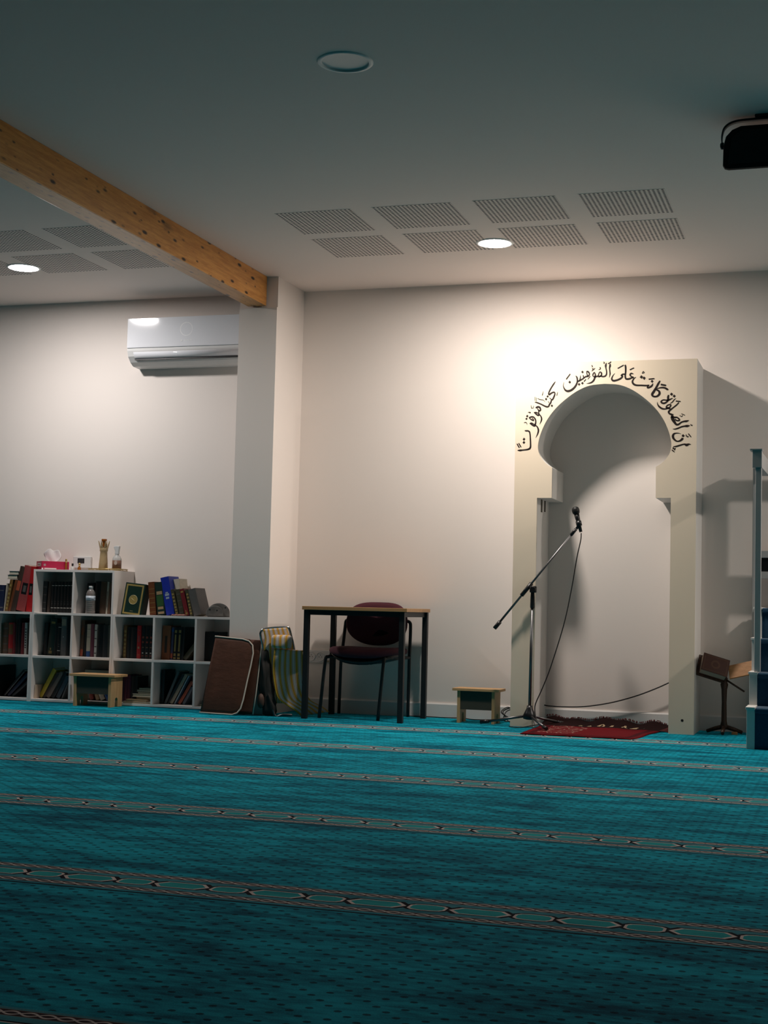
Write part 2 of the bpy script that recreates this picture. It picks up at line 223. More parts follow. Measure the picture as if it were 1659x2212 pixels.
CELLS={'standing on top of the low left shelf unit': [(-3.3226, 0.0533, 0.1938, 0.0136, -0.24, 0.6485, 'navy blue', 'navy', 'band'), (-3.2677, 0.008, 0.2071, 0.0726, -0.24, 0.6485, 'thin cream', 'cream', ''), (-3.2588, 0.0266, 0.2359, 0.153, -0.24, 0.6485, 'brown gold-ornamented', 'goldbrown', 'orn'), (-3.2315, 0.022, 0.2352, 0.2185, -0.24, 0.6485, 'narrow rust brown', 'rust', ''), (-3.2082, 0.0416, 0.3365, 0.207, -0.24, 0.6485, 'dark grey-brown orange-marked', 'darkbrown', 'orange'), (-3.1625, 0.0755, 0.3372, 0.177, -0.24, 0.6485, 'faded pinkish red black-labelled', 'fadedred', 'blacklabel'), (-3.0798, 0.0504, 0.3347, 0.0674, -0.24, 0.6485, 'bright red black-labelled', 'red', 'blacklabel'), (-3.0276, 0.0183, 0.2952, 0.0031, -0.24, 0.6485, 'thin tan', 'tan', '')], 'in the top left cell of the tall middle shelf unit': [(-2.9711, 0.0349, 0.2276, 0.0357, -0.2, 0.6485, 'dark grey banded', 'charcoal', 'bands'), (-2.9294, 0.0257, 0.2266, 0.0364, -0.2, 0.6485, 'dark brown', 'darkbrown', ''), (-2.8997, 0.0257, 0.228, 0.0239, -0.2, 0.6485, 'matching black pale-banded', 'black', 'white'), (-2.8732, 0.0257, 0.2285, 0.024, -0.2, 0.6485, 'matching black pale-banded', 'black', 'white'), (-2.8468, 0.0256, 0.2289, 0.0241, -0.2, 0.6485, 'matching black pale-banded', 'black', 'white'), (-2.8204, 0.0256, 0.2294, 0.0241, -0.2, 0.6485, 'matching black pale-banded', 'black', 'white'), (-2.794, 0.0255, 0.2298, 0.0242, -0.2, 0.6485, 'matching black pale-banded', 'black', 'white'), (-2.7677, 0.0255, 0.2303, 0.0243, -0.2, 0.6485, 'matching black pale-banded', 'black', 'white'), (-2.7414, 0.0255, 0.2308, 0.0243, -0.2, 0.6485, 'matching black pale-banded', 'black', 'white')], 'in the top right cell of the tall middle shelf unit': [(-2.6052, 0.0256, 0.2212, 0.0232, -0.2, 0.6485, 'black', 'black', ''), (-2.5783, 0.0339, 0.2244, 0.0096, -0.2, 0.6485, 'black orange-labelled', 'black', 'orange'), (-2.5412, 0.0446, 0.2353, 0.0402, -0.2, 0.6485, 'thick black', 'black', ''), (-2.4953, 0.0496, 0.2332, 0.0358, -0.2, 0.6485, 'wide brown', 'brown', ''), (-2.4445, 0.0146, 0.2327, 0.0363, -0.2, 0.6485, 'narrow cream patterned', 'cream', 'dark'), (-2.4286, 0.0193, 0.2329, 0.0295, -0.2, 0.6485, 'tan brown', 'tanbrown', ''), (-2.4083, 0.018, 0.236, 0.0166, -0.2, 0.6485, 'very dark brown', 'darkbrown', '')], 'in the middle cell of the low left shelf unit': [(-3.3231, 0.0307, 0.2225, 0.0157, -0.2, 0.3345, 'dark olive', 'olive', ''), (-3.2903, 0.048, 0.2303, 0.0033, -0.2, 0.3345, 'brown striped', 'brown', 'bands'), (-3.2408, 0.0386, 0.2297, -0.0101, -0.2, 0.3345, 'red and brown', 'red', 'tanends'), (-3.2014, 0.0209, 0.229, -0.02, -0.2, 0.3345, 'dark red', 'darkred', ''), (-3.1797, 0.0184, 0.2542, -0.0003, -0.2, 0.3345, 'black', 'black', ''), (-3.1604, 0.024, 0.2652, -0.0066, -0.2, 0.3345, 'tall black', 'black', ''), (-3.1356, 0.028, 0.2327, 0.0183, -0.2, 0.3345, 'maroon', 'darkred', ''), (-3.106, 0.0224, 0.2333, -0.0021, -0.2, 0.3345, 'white black-lettered', 'white', 'letters'), (-3.0829, 0.0175, 0.2322, 0.0018, -0.2, 0.3345, 'dark brown', 'darkbrown', '')], 'in the middle left cell of the tall middle shelf unit': [(-2.9463, 0.0316, 0.2359, 0.0217, -0.2, 0.3345, 'black', 'black', ''), (-2.9135, 0.0543, 0.2677, 0.0839, -0.2, 0.3345, 'dark green gold-marked', 'darkgreen', 'goldfoot'), (-2.8582, 0.0244, 0.2366, 0.0341, -0.2, 0.3345, 'narrow black', 'black', ''), (-2.833, 0.0299, 0.239, 0.0286, -0.2, 0.3345, 'black silver-banded', 'black', 'white'), (-2.8024, 0.0447, 0.2812, 0.0053, -0.2, 0.3345, 'grey pale-labelled', 'grey', 'toplabel'), (-2.7561, 0.036, 0.2684, -0.0109, -0.2, 0.3345, 'tall black', 'black', '')], 'in the middle right cell of the tall middle shelf unit': [(-2.6432, 0.0283, 0.2633, 0.0297, -0.2, 0.3345, 'brown orange-footed', 'brown', 'orangefoot'), (-2.6135, 0.0219, 0.2335, 0.0255, -0.2, 0.3345, 'narrow black', 'black', ''), (-2.5907, 0.0324, 0.2359, 0.0056, -0.2, 0.3345, 'cream blue-footed', 'cream', 'bluefoot'), (-2.5565, 0.0282, 0.2396, -0.0082, -0.2, 0.3345, 'plum', 'plum', ''), (-2.5269, 0.0214, 0.2356, 0.0024, -0.2, 0.3345, 'white', 'white', 'bands'), (-2.5037, 0.0435, 0.2344, 0.0282, -0.2, 0.3345, 'wide black', 'black', ''), (-2.4583, 0.0407, 0.2354, 0.0148, -0.2, 0.3345, 'charcoal', 'charcoal', ''), (-2.4158, 0.0226, 0.2344, -0.0077, -0.2, 0.3345, 'grey-green', 'greygreen', '')], 'in the middle left cell of the low right shelf unit': [(-2.2915, 0.026, 0.2358, 0.0124, -0.2, 0.3345, 'tan gold', 'goldbrown', 'orn'), (-2.2646, 0.03, 0.2244, 0.0093, -0.2, 0.3345, 'black white-lettered', 'black', 'letters'), (-2.2329, 0.0491, 0.2233, 0.0079, -0.2, 0.3345, 'wide plain black', 'black', ''), (-2.182, 0.0334, 0.2366, -0.0018, -0.2, 0.3345, 'bright red', 'red', 'pinkmarks'), (-2.1463, 0.0284, 0.2357, 0.0082, -0.2, 0.3345, 'black red-ornamented', 'black', 'redorn'), (-2.1166, 0.0315, 0.2345, 0.0088, -0.2, 0.3345, 'black red-ornamented', 'black', 'redorn'), (-2.0837, 0.0288, 0.2353, 0.007, -0.2, 0.3345, 'black red-ornamented', 'black', 'redorn')], 'in the middle centre cell of the low right shelf unit': [(-1.9843, 0.066, 0.2421, 0.0161, -0.2, 0.3345, 'thick orange-brown', 'orangebrown', 'dark'), (-1.9162, 0.0193, 0.2322, 0.0343, -0.2, 0.3345, 'thin blue and pink', 'bluepink', 'pinkfoot'), (-1.8951, 0.0293, 0.2307, 0.033, -0.2, 0.3345, 'black gold-spined', 'black', 'gold'), (-1.8644, 0.0315, 0.2316, 0.033, -0.2, 0.3345, 'black gold-spined', 'black', 'gold'), (-1.8312, 0.0201, 0.2344, 0.0306, -0.2, 0.3345, 'plain black', 'black', '')], 'in the middle right cell of the low right shelf unit': [(-1.6618, 0.1058, 0.2069, 0.0059, -0.17, 0.3345, 'large black', 'black', ''), (-1.5534, 0.0189, 0.1506, -0.0174, -0.17, 0.3345, 'grey-blue', 'greyblue', '')], 'in the bottom cell of the low left shelf unit': [(-3.269, 0.0213, 0.2489, 0.7151, -0.2, 0.0205, 'leaning black silver-edged', 'black', 'edge'), (-3.2328, 0.0246, 0.2256, 0.7644, -0.2, 0.0205, 'leaning dark navy', 'navy', ''), (-3.1927, 0.0211, 0.1683, 0.8502, -0.2, 0.0205, 'leaning charcoal', 'charcoal', '')], 'in the bottom left cell of the tall middle shelf unit': [(-2.9989, 0.0331, 0.2341, 0.4931, -0.2, 0.0205, 'leaning thick yellow', 'yellow', ''), (-2.9474, 0.027, 0.2112, 0.547, -0.2, 0.0205, 'leaning brown', 'darkbrown', ''), (-2.9099, 0.0303, 0.2147, 0.5461, -0.2, 0.0205, 'leaning dusty tan', 'dustytan', ''), (-2.8686, 0.0329, 0.2137, 0.4943, -0.2, 0.0205, 'leaning black', 'black', ''), (-2.8253, 0.0335, 0.1756, 0.4547, -0.2, 0.0205, 'leaning slate blue', 'slate', ''), (-2.7803, 0.0109, 0.1255, 0.372, -0.2, 0.0205, 'thin leaning silver-edged', 'grey', '')], 'in the bottom right cell of the tall middle shelf unit': [(-2.5419, 0.0318, 0.0451, -0.3252, -0.2, 0.0205, 'brick red', 'brick', ''), (-2.4929, 0.0298, 0.0462, -0.3458, -0.2, 0.0205, 'tan', 'tan', ''), (-2.4545, 0.0363, 0.0501, -0.4639, -0.2, 0.0205, 'pale cream', 'cream', ''), (-2.408, 0.0296, 0.0525, -0.4212, -0.2, 0.0205, 'blue', 'blue', '')], 'in the bottom left cell of the low right shelf unit': [(-2.2967, 0.0268, 0.192, 0.0404, -0.2, 0.0205, 'dark plum', 'plumdark', ''), (-2.2685, 0.0241, 0.1946, 0.0096, -0.2, 0.0205, 'maroon', 'maroon', ''), (-2.243, 0.0268, 0.1935, -0.006, -0.2, 0.0205, 'deep maroon', 'maroon', ''), (-2.2141, 0.0512, 0.1865, -0.0043, -0.2, 0.0205, 'wide black', 'black', '')], 'in the bottom centre cell of the low right shelf unit': [(-1.9834, 0.0292, 0.2413, 0.0191, -0.2, 0.0205, 'upright black', 'black', ''), (-1.9496, 0.0184, 0.2495, 0.3936, -0.2, 0.0205, 'leaning grey', 'grey', ''), (-1.9265, 0.0163, 0.2393, 0.478, -0.2, 0.0205, 'leaning dark grey', 'charcoal', ''), (-1.9066, 0.0242, 0.2366, 0.4989, -0.2, 0.0205, 'leaning beige', 'beige', ''), (-1.8729, 0.0108, 0.229, 0.4793, -0.2, 0.0205, 'leaning thin white and blue', 'whiteblue', ''), (-1.8583, 0.01, 0.2235, 0.4806, -0.2, 0.0205, 'leaning thin navy', 'navy', ''), (-1.8424, 0.0236, 0.1859, 0.536, -0.2, 0.0205, 'leaning orange-red', 'orangered', ''), (-1.8088, 0.0214, 0.1381, 0.4969, -0.2, 0.0205, 'leaning blue-grey', 'greyblue', '')], 'standing on top of the low right shelf unit': [(-2.0773, 0.0508, 0.2365, -0.0968, -0.22, 0.6485, 'reddish brown gold-banded', 'rust', 'bandsgold'), (-2.0161, 0.0637, 0.2355, -0.1396, -0.22, 0.6485, 'dark green ornamented', 'darkgreen', 'greenorn'), (-1.945, 0.0659, 0.2742, -0.2166, -0.22, 0.6485, 'tall bright blue', 'brightblue', 'bluemark'), (-1.8721, 0.0273, 0.1898, -0.2624, -0.22, 0.6485, 'olive gold', 'olive', 'orn'), (-1.8405, 0.0372, 0.1892, -0.2332, -0.22, 0.6485, 'dark olive', 'olive', 'bands'), (-1.7982, 0.0335, 0.195, -0.2722, -0.22, 0.6485, 'dark red gold-ended', 'darkred', 'goldfoot'), (-1.7601, 0.0259, 0.1914, -0.2469, -0.22, 0.6485, 'small olive ornamented', 'olive', 'orn'), (-1.73, 0.0576, 0.1935, -0.2794, -0.22, 0.6485, 'wide grey', 'grey2', '')]}
MISC={'leaf1': [(-1.3994, -0.5799, 0.5207), (-1.2865, -0.5811, 0.5132), (-1.1941, -0.5821, 0.5069), (-1.1472, -0.5841, 0.4951), (-1.1186, -0.5883, 0.4691), (-1.1086, -0.597, 0.4157), (-1.1176, -0.6107, 0.3322), (-1.1331, -0.6272, 0.231), (-1.1493, -0.6476, 0.1067), (-1.1626, -0.6573, 0.0474), (-1.1852, -0.6622, 0.0171), (-1.2196, -0.6642, 0.005), (-1.3433, -0.6639, 0.0065), (-1.4583, -0.6634, 0.0097)], 'leaf2': [(-1.1693, -0.5482, 0.503), (-1.068, -0.5485, 0.5), (-1.0675, -0.5561, 0.4401), (-1.0736, -0.5721, 0.3147), (-1.0823, -0.5947, 0.1365), (-1.0926, -0.6109, 0.0087), (-1.2036, -0.6115, 0.0037), (-1.1708, -0.5838, 0.2219)], 'seat': [((-0.9657, -0.565, 0.4465), (-0.8019, -0.47, 0.4379)), ((-0.9697, -0.57, 0.372), (-0.8001, -0.465, 0.357)), ((-0.9663, -0.575, 0.2889), (-0.7957, -0.46, 0.2732)), ((-0.9507, -0.575, 0.2003), (-0.784, -0.45, 0.1835)), ((-0.9278, -0.57, 0.1238), (-0.7575, -0.43, 0.1179)), ((-0.8722, -0.545, 0.0774), (-0.7331, -0.39, 0.0898)), ((-0.8291, -0.505, 0.0414), (-0.6957, -0.35, 0.0652)), ((-0.8035, -0.452, 0.0018), (-0.6577, -0.31, 0.0285))], 'back': [((-1.0543, -0.5673, 0.5773), (-0.9112, -0.4931, 0.594)), ((-1.0395, -0.5667, 0.513), (-0.89, -0.4893, 0.5285)), ((-1.0425, -0.5695, 0.4412), (-0.8676, -0.479, 0.445)), ((-1.0213, -0.5429, 0.2858), (-0.9197, -0.4903, 0.2877)), ((-0.9871, -0.5285, 0.0835), (-0.9187, -0.4931, 0.0845))], 'bag': [(-1.0607, -0.585, 0.4409), (-1.0217, -0.585, 0.4362), (-0.9829, -0.585, 0.2292), (-0.9591, -0.585, 0.0877), (-0.9537, -0.585, 0.0169), (-1.0237, -0.585, -0.0041), (-1.0521, -0.585, 0.0778), (-1.0763, -0.585, 0.2256)], 'pil': [(-0.9866, -0.5813, 0.5399), (-0.8769, -0.5243, 0.5472), (-0.8649, -0.5196, 0.453), (-0.9732, -0.5757, 0.4531)], 'frame': [(-0.9669, -0.5194, 0.0016), (-0.9952, -0.5318, 0.137), (-1.0339, -0.5484, 0.3453), (-1.0548, -0.5573, 0.4645), (-1.067, -0.5628, 0.5122), (-1.0725, -0.565, 0.548), (-1.0646, -0.5606, 0.5692), (-1.0468, -0.5512, 0.5798), (-0.9882, -0.5207, 0.5909), (-0.9158, -0.4834, 0.5951), (-0.9008, -0.4759, 0.581), (-0.8868, -0.4696, 0.5284), (-0.8758, -0.4646, 0.4865), (-0.8616, -0.4585, 0.4087), (-0.8445, -0.4516, 0.2891), (-0.8229, -0.4433, 0.1098), (-0.815, -0.4405, 0.0263)]}

# ------------------------------------------------------------------ materials
def wall_mat(name, c, rough=0.75):
    m, nt, b = newmat(name); v = coords(nt)
    big = noise(nt, v, 1.3, 2); fine = noise(nt, v, 260, 2)
    nt.links.new(mixc(nt, big, tuple(x*0.985 for x in c), c), b.inputs['Base Color'])
    b.inputs['Roughness'].default_value = rough; b.inputs['Specular IOR Level'].default_value = 0.25
    bump(nt, b, fine, 0.08, 0.001)
    return m
M_WALL = wall_mat('white wall paint', (0.89, 0.81, 0.755))
M_CEIL = wall_mat('white ceiling paint', (0.92, 0.80, 0.74))
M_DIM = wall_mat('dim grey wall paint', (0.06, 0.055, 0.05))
M_TRIM = mat('white satin trim', (0.78, 0.75, 0.73), 0.4, var=0.02)
M_MDF = wall_mat('white painted board', (0.76, 0.735, 0.70), 0.5)
M_CREAM = wall_mat('cream painted board', (0.82, 0.70, 0.55), 0.5)
M_INK = mat('dark brown lettering vinyl', (0.012, 0.005, 0.004), 0.45, var=0.1)
M_SHELF = mat('white melamine', (0.80, 0.745, 0.71), 0.35, var=0.02)
M_BLACKP = mat('black plastic', (0.008, 0.008, 0.009), 0.35, var=0.1)
M_BLACKM = mat('black powder coated steel', (0.010, 0.010, 0.011), 0.45, var=0.15, nscale=120)
M_CHROME = mat('chrome tube', (0.55, 0.55, 0.56), 0.22, 1.0, var=0.03)
M_STEEL = mat('dull steel tube', (0.16, 0.16, 0.165), 0.38, 1.0, var=0.05)
M_WPLAST = mat('white glossy plastic', (0.78, 0.79, 0.83), 0.08, var=0.01)
M_WPLAST2 = mat('white matt plastic', (0.72, 0.71, 0.70), 0.4, var=0.01)
M_GLASSW = mat('white opal plastic', (0.88, 0.87, 0.85), 0.35, var=0.02)
M_MAROON = mat('maroon upholstery weave', (0.075, 0.014, 0.025), 0.9, var=0.35, nscale=220, bmp=0.25)

def wood(name, lo, hi, axis='x', rough=0.45, grain=6.0, knots=False, spec=0.4):
    m, nt, b = newmat(name)
    sc = {'x': (0.7, grain, grain), 'y': (grain, 0.7, grain), 'z': (grain, grain, 0.7)}[axis]
    v = coords(nt, sc); n1 = noise(nt, v, 5, 6, 0.65); n2 = noise(nt, v, 22, 4, 0.6)
    f = (n1*0.7+n2*0.3).smooth(0.32, 0.68)
    c = mixc(nt, f, lo, hi)
    if knots:
        k = {'x': (2.6, 7.5, 7.5), 'y': (7.5, 2.6, 7.5), 'z': (7.5, 7.5, 2.6)}[axis]
        vo = nt.nodes.new('ShaderNodeTexVoronoi'); vo.inputs['Scale'].default_value = 2.3
        vk = coords(nt, k)
        nt.links.new(vk, vo.inputs['Vector'])
        d = N(nt, vo.outputs['Distance']) + noise(nt, v, 6, 3)*0.10
        kn = 1-d.smooth(0.15, 0.29)
        c = mixc(nt, kn, c, (0.028, 0.010, 0.004))
        vo3 = nt.nodes.new('ShaderNodeTexVoronoi'); vo3.inputs['Scale'].default_value = 4.3; nt.links.new(coords(nt, {'x': (2, 7, 7), 'y': (7, 2, 4.5), 'z': (7, 7, 2)}[axis]), vo3.inputs['Vector'])
        c = mixc(nt, (1-(N(nt, vo3.outputs['Distance'])+noise(nt, v, 9, 3)*0.16).smooth(0.14, 0.26))*0.85, c, (0.045, 0.017, 0.006))
        vo2 = nt.nodes.new('ShaderNodeTexVoronoi'); vo2.inputs['Scale'].default_value = 0.8
        nt.links.new(vk, vo2.inputs['Vector'])
        dd = N(nt, vo2.outputs['Distance']) + noise(nt, coords(nt, (14, 3, 14)), 4, 4)*0.22
        c = mixc(nt, (1-dd.smooth(0.18, 0.34))*0.6, c, (0.10, 0.04, 0.012))
    nt.links.new(c, b.inputs['Base Color'])
    b.inputs['Roughness'].default_value = rough; b.inputs['Specular IOR Level'].default_value = spec
    bump(nt, b, n1, 0.15, 0.002)
    return m
M_BEAM = wood('varnished pine beam', (0.52, 0.205, 0.042), (0.76, 0.36, 0.095), 'y', 0.33, 9.0, True)
M_STOOL = wood('light oak board', (0.50, 0.28, 0.12), (0.66, 0.41, 0.20), 'x', 0.5, 10)
M_STOOLV = wood('light oak upright', (0.50, 0.28, 0.12), (0.66, 0.41, 0.20), 'z', 0.5, 10)
M_OLIVE = mat('dark olive panel', (0.055, 0.050, 0.034), 0.6, var=0.1)
M_TABLE = wood('beech table top', (0.44, 0.23, 0.095), (0.55, 0.31, 0.14), 'x', 0.4, 12)
M_DARKWOOD = wood('dark carved wood', (0.030, 0.013, 0.007), (0.07, 0.03, 0.015), 'z', 0.5, 10)
M_ORWOOD = wood('orange brown wood', (0.34, 0.15, 0.05), (0.48, 0.24, 0.09), 'x', 0.5, 10)

# ---- carpet: teal pile with dark dots and ornamental prayer-row bands
BAND0, ROW = -1.140, 1.281
def carpet_mat():
    m, nt, b = newmat('teal prayer carpet'); v = coords(nt)
    sp = nt.nodes.new('ShaderNodeSeparateXYZ'); nt.links.new(v, sp.inputs[0])
    x, y = N(nt, sp.outputs[0]), N(nt, sp.outputs[1])
    yy = y + (x-1.3)*(x-1.3)*0.012
    d = (yy-BAND0+ROW*20).fmod(ROW)
    row = ((yy-BAND0)/ROW).floor()
    # pile mottling, drawn out along the rows
    st = noise(nt, coords(nt, (1.1, 4.5, 1)), 2.2, 5, 0.62)
    fine = noise(nt, coords(nt, (40, 90, 1)), 6, 3, 0.6)
    med = noise(nt, coords(nt, (5, 16, 1)), 2.5, 5, 0.65)
    big = noise(nt, coords(nt, (0.55, 1.5, 1)), 1.6, 3, 0.6)
    f = (st*0.34+med*0.28+fine*0.16+big*0.22).smooth(0.41, 0.60)
    base = mixc(nt, f, (0.0013, 0.066, 0.108), (0.008, 0.33, 0.435))
    # little dark dots woven in a diamond net
    def dots(px, py, ox, oy, stag):
        yy2 = yy+40+oy; r = (yy2/py).floor()
        o2 = (r*0.5).frac()*px if stag else 0.0
        cx = (x+20+ox+o2).fmod(px)-px/2; cy = yy2.fmod(py)-py/2
        return (cx*cx*0.62+cy*cy).sqrt().lt(fine*0.006+0.0034)
    dot = dots(0.056, 0.057, 0.0, 0.0, False).max(dots(0.112, 0.057, 0.0, 0.0285, True))
    plain = d.gt(0.262)
    base = mixc(nt, dot*plain*0.82, base, (0.001, 0.012, 0.022))
    # ornamental band
    inb = d.gt(0.018)*d.lt(0.256)
    bg = mixc(nt, f, (0.022, 0.115, 0.15), (0.06, 0.24, 0.29))
    base = mixc(nt, inb, base, bg)
    tan = (0.52, 0.44, 0.42); dark = (0.006, 0.006, 0.010)
    P = 0.268
    q = (x+20).fmod(P)-P/2; aq = q.abs(); aq2 = P/2-aq
    dv = (d-0.137); av = dv.abs()
    g1 = (av/0.036).max((aq+av*0.75)/0.081)
    s1 = (av/0.036).max((aq2+av*0.9)/0.066); s2 = (aq2/0.050).max((av+aq2*0.25)/0.040)
    g2 = s1.max(s2)
    g = g1.min(g2)
    field = d.gt(0.088)*d.lt(0.186)
    inner = g.lt(0.84)*field
    base = mixc(nt, inner, base, mixc(nt, f, (0.012, 0.20, 0.22), (0.025, 0.30, 0.31)))
    base = mixc(nt, g.gt(0.98)*g.lt(1.17)*field, base, dark)
    base = mixc(nt, g.gt(0.84)*g.lt(0.98)*field, base, tan)
    cross = ((aq-0.0805).abs()-av*0.55).abs().lt(0.0045)*av.lt(0.036)*field
    base = mixc(nt, cross*g.gt(1.03), base, dark)
    for c0 in (0.049, 0.225):
        e = (d-c0).abs()
        base = mixc(nt, e.lt(0.0165), base, (0.035, 0.022, 0.026))
        wv = (x*(pi/0.037)).sin().abs()*0.0098
        base = mixc(nt, (e-wv).abs().lt(0.0031), base, tan)
        base = mixc(nt, (e-0.0170).abs().lt(0.0014), base, (0.16, 0.11, 0.10))
    base = mixc(nt, d.lt(0.013), base, (0.002, 0.010, 0.018))
    nt.links.new(base, b.inputs['Base Color'])
    b.inputs['Roughness'].default_value = 0.95; b.inputs['Specular IOR Level'].default_value = 0.04
    sh = nt.nodes.new('ShaderNodeBsdfSheen'); sh.inputs['Roughness'].default_value = 0.21
    mul = nt.nodes.new('ShaderNodeMix'); mul.data_type = 'RGBA'; mul.blend_type = 'MULTIPLY'; mul.inputs[0].default_value = 1.0
    nt.links.new(base, mul.inputs[6]); mul.inputs[7].default_value = (4.9, 4.9, 4.9, 1); tint = mul.outputs[2]
    nt.links.new(tint, sh.inputs['Color'])
    ad = nt.nodes.new('ShaderNodeAddShader'); out = [n for n in nt.nodes if n.type == 'OUTPUT_MATERIAL'][0]
    nt.links.new(b.outputs[0], ad.inputs[0]); nt.links.new(sh.outputs[0], ad.inputs[1]); nt.links.new(ad.outputs[0], out.inputs[0])
    bump(nt, b, fine*0.6+med*0.4, 0.5, 0.006)
    return m
M_CARPET = carpet_mat()
M_STEPC = mat('dark blue stair carpet', (0.004, 0.050, 0.105), 0.95, var=0.4, nscale=90, bmp=0.4, Sheen_Weight=0.4, Sheen_Roughness=0.4)

def perforated_mat():
    m, nt, b = newmat('perforated plasterboard'); v = coords(nt)
    sp = nt.nodes.new('ShaderNodeSeparateXYZ'); nt.links.new(v, sp.inputs[0])
    x, y = N(nt, sp.outputs[0]), N(nt, sp.outputs[1])
    px, py = 0.465/19.0, 0.4734/19.0
    cx = (x+10*px).fmod(px)-px/2; cy = (y+10*py).fmod(py)-py/2
    hole = (cx*cx+cy*cy).sqrt().lt(0.0074)
    nt.links.new(mixc(nt, hole, (0.92, 0.80, 0.74), (0.012, 0.012, 0.012)), b.inputs['Base Color'])
    b.inputs['Roughness'].default_value = 0.8; b.inputs['Specular IOR Level'].default_value = 0.2
    return m
M_PERF = perforated_mat()

def emit_mat(name, col, strength):
    m = bpy.data.materials.new(name); m.use_nodes = True; nt = m.node_tree
    nt.nodes.clear(); e = nt.nodes.new('ShaderNodeEmission'); o = nt.nodes.new('ShaderNodeOutputMaterial')
    e.inputs[0].default_value = (*col, 1); e.inputs[1].default_value = strength
    nt.links.new(e.outputs[0], o.inputs[0]); return m

# ------------------------------------------------------------------ the room
XL, XR, YN = -6.6, 6.4, -13.0
struct('floor', MB().box((XL, YN, -0.06), (XR, 0.0, 0.0)), M_CARPET, loc=(0, 0, 0))
LAMPS = ((0.616, -1.067), (-2.674, -1.105), (4.60, -1.067), (0.699, -4.097))
cm_ = MB(); bmc = cm_.bm                       # ceiling board with round cut-outs for the lamps
oc = [bmc.verts.new(p) for p in ((XL, YN, H), (XR, YN, H), (XR, 0.12, H), (XL, 0.12, H))]
ce = [bmc.edges.new((oc[i], oc[(i+1) % 4])) for i in range(4)]
for lx, ly in LAMPS:
    cv = [bmc.verts.new((lx+0.100*cos(2*pi*k/48), ly+0.100*sin(2*pi*k/48), H)) for k in range(48)]
    ce += [bmc.edges.new((cv[k], cv[(k+1) % 48])) for k in range(48)]
bmesh.ops.triangle_fill(bmc, edges=ce, use_beauty=True)
cm_.box((XL, YN, H+0.06), (XR, 0.12, H+0.12))
ceil = struct('ceiling', cm_, M_CEIL, loc=(0, 0, H))
struct('wall_back', MB().box((XL, 0.0, -0.06), (XR, 0.12, H)), M_WALL)
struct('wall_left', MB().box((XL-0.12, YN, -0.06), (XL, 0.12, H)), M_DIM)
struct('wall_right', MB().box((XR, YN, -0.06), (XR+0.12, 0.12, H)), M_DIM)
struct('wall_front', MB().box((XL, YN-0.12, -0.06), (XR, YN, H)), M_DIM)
PLX0, PLX1, PLY = -1.325, -1.045, -0.51
struct('wall_pillar', MB().prism([(PLY, 0), (PLY, 2.785), (PLY+0.012, 2.785), (PLY+0.012, H), (0, H), (0, 0)], PLX0, PLX1, axis='x'), M_WALL)
NL, NR, NY = 0.6165, 1.783, -0.40         # the niche surround
JL, JR = 0.768, 1.627
bb = MB()
for a, c in ((XL, PLX0), (PLX1, NL), (JL, JR), (NR, XR)):
    bb.prism([(-0.0005, 0), (-0.013, 0), (-0.013, 0.092), (-0.008, 0.101), (-0.0005, 0.101)], a, c, axis='x')
struct('baseboard_back', bb, M_TRIM)
# perforated fields in the ceiling board
for lo, cols in ((0.0, (0, 1, 2, 3)), (0.2335, (-3, -4, -5))):
    for c in cols:
        for r_ in (0, 1):
            x0 = -0.4703+0.5884*c+lo; y0 = -1.9934+0.5988*r_
            obj('perforated_panel', MB().box((x0, y0, H-0.0015), (x0+0.465, y0+0.4734, H+0.001)), M_PERF, ceil, loc=(x0, y0, H))

# pine beam
bm_ = MB().box((-1.262, -12.9, 2.795), (-1.124, PLY, H), bev=0.004)
tag(obj('timber_beam', bm_, M_BEAM), 'long varnished knotty pine beam under the ceiling, ending on the pillar', 'beam')

# ------------------------------------------------------------------ ceiling lamps
M_LAMPRING = mat('white lamp rim', (0.88, 0.87, 0.85), 0.4, var=0.02)
M_LIT = emit_mat('lit lamp panel', LAMP_COL, LAMP)
M_LIT2 = emit_mat('lit lamp panel of the left bay', LAMP_COL_LEFT, LAMP*0.70)
M_LIT3 = emit_mat('lit lamp panel of the right bay', LAMP_COL, LAMP*1.5)
def lamp(x, y, label, m, RECESS=-0.002):
    t = thing('ceiling_lamp', label, 'ceiling light', (x, y, H), 'round recessed ceiling lamps')
    obj('rim', MB().lathe([(0.098, RECESS), (0.098, -0.004), (0.100, -0.0055), (0.114, -0.0045), (0.118, -0.0005), (0.118, 0.0), (0.1005, 0.0), (0.1005, max(RECESS, 0.001)), (0.098, RECESS)], (x, y, H), 48, capb=False, capt=False), M_LAMPRING, t, loc=(x, y, H))
    obj('diffuser', MB().lathe([(0.0, RECESS-0.001), (0.0978, RECESS-0.001)], (x, y, H), 48, capb=False, capt=False, smooth=False), m, t, loc=(x, y, H))
    obj('housing', MB().lathe([(0.1005, max(RECESS, 0.001)+0.0005), (0.09, RECESS+0.02), (0.0, RECESS+0.02)], (x, y, H), 32, capb=False, capt=False), M_LAMPRING, t, loc=(x, y, H))
lamp(0.616, -1.067, 'lit round ceiling lamp among the perforated panels in front of the arched niche', M_LIT)
lamp(-2.674, -1.105, 'lit round ceiling lamp in the left bay, beyond the timber beam', M_LIT2)
lamp(4.60, -1.067, 'lit round ceiling lamp to the right, beyond the stairs', M_LIT3)
lamp(0.699, -4.097, 'unlit round ceiling lamp on the dark ceiling, nearest the viewer', M_GLASSW, 0.004)

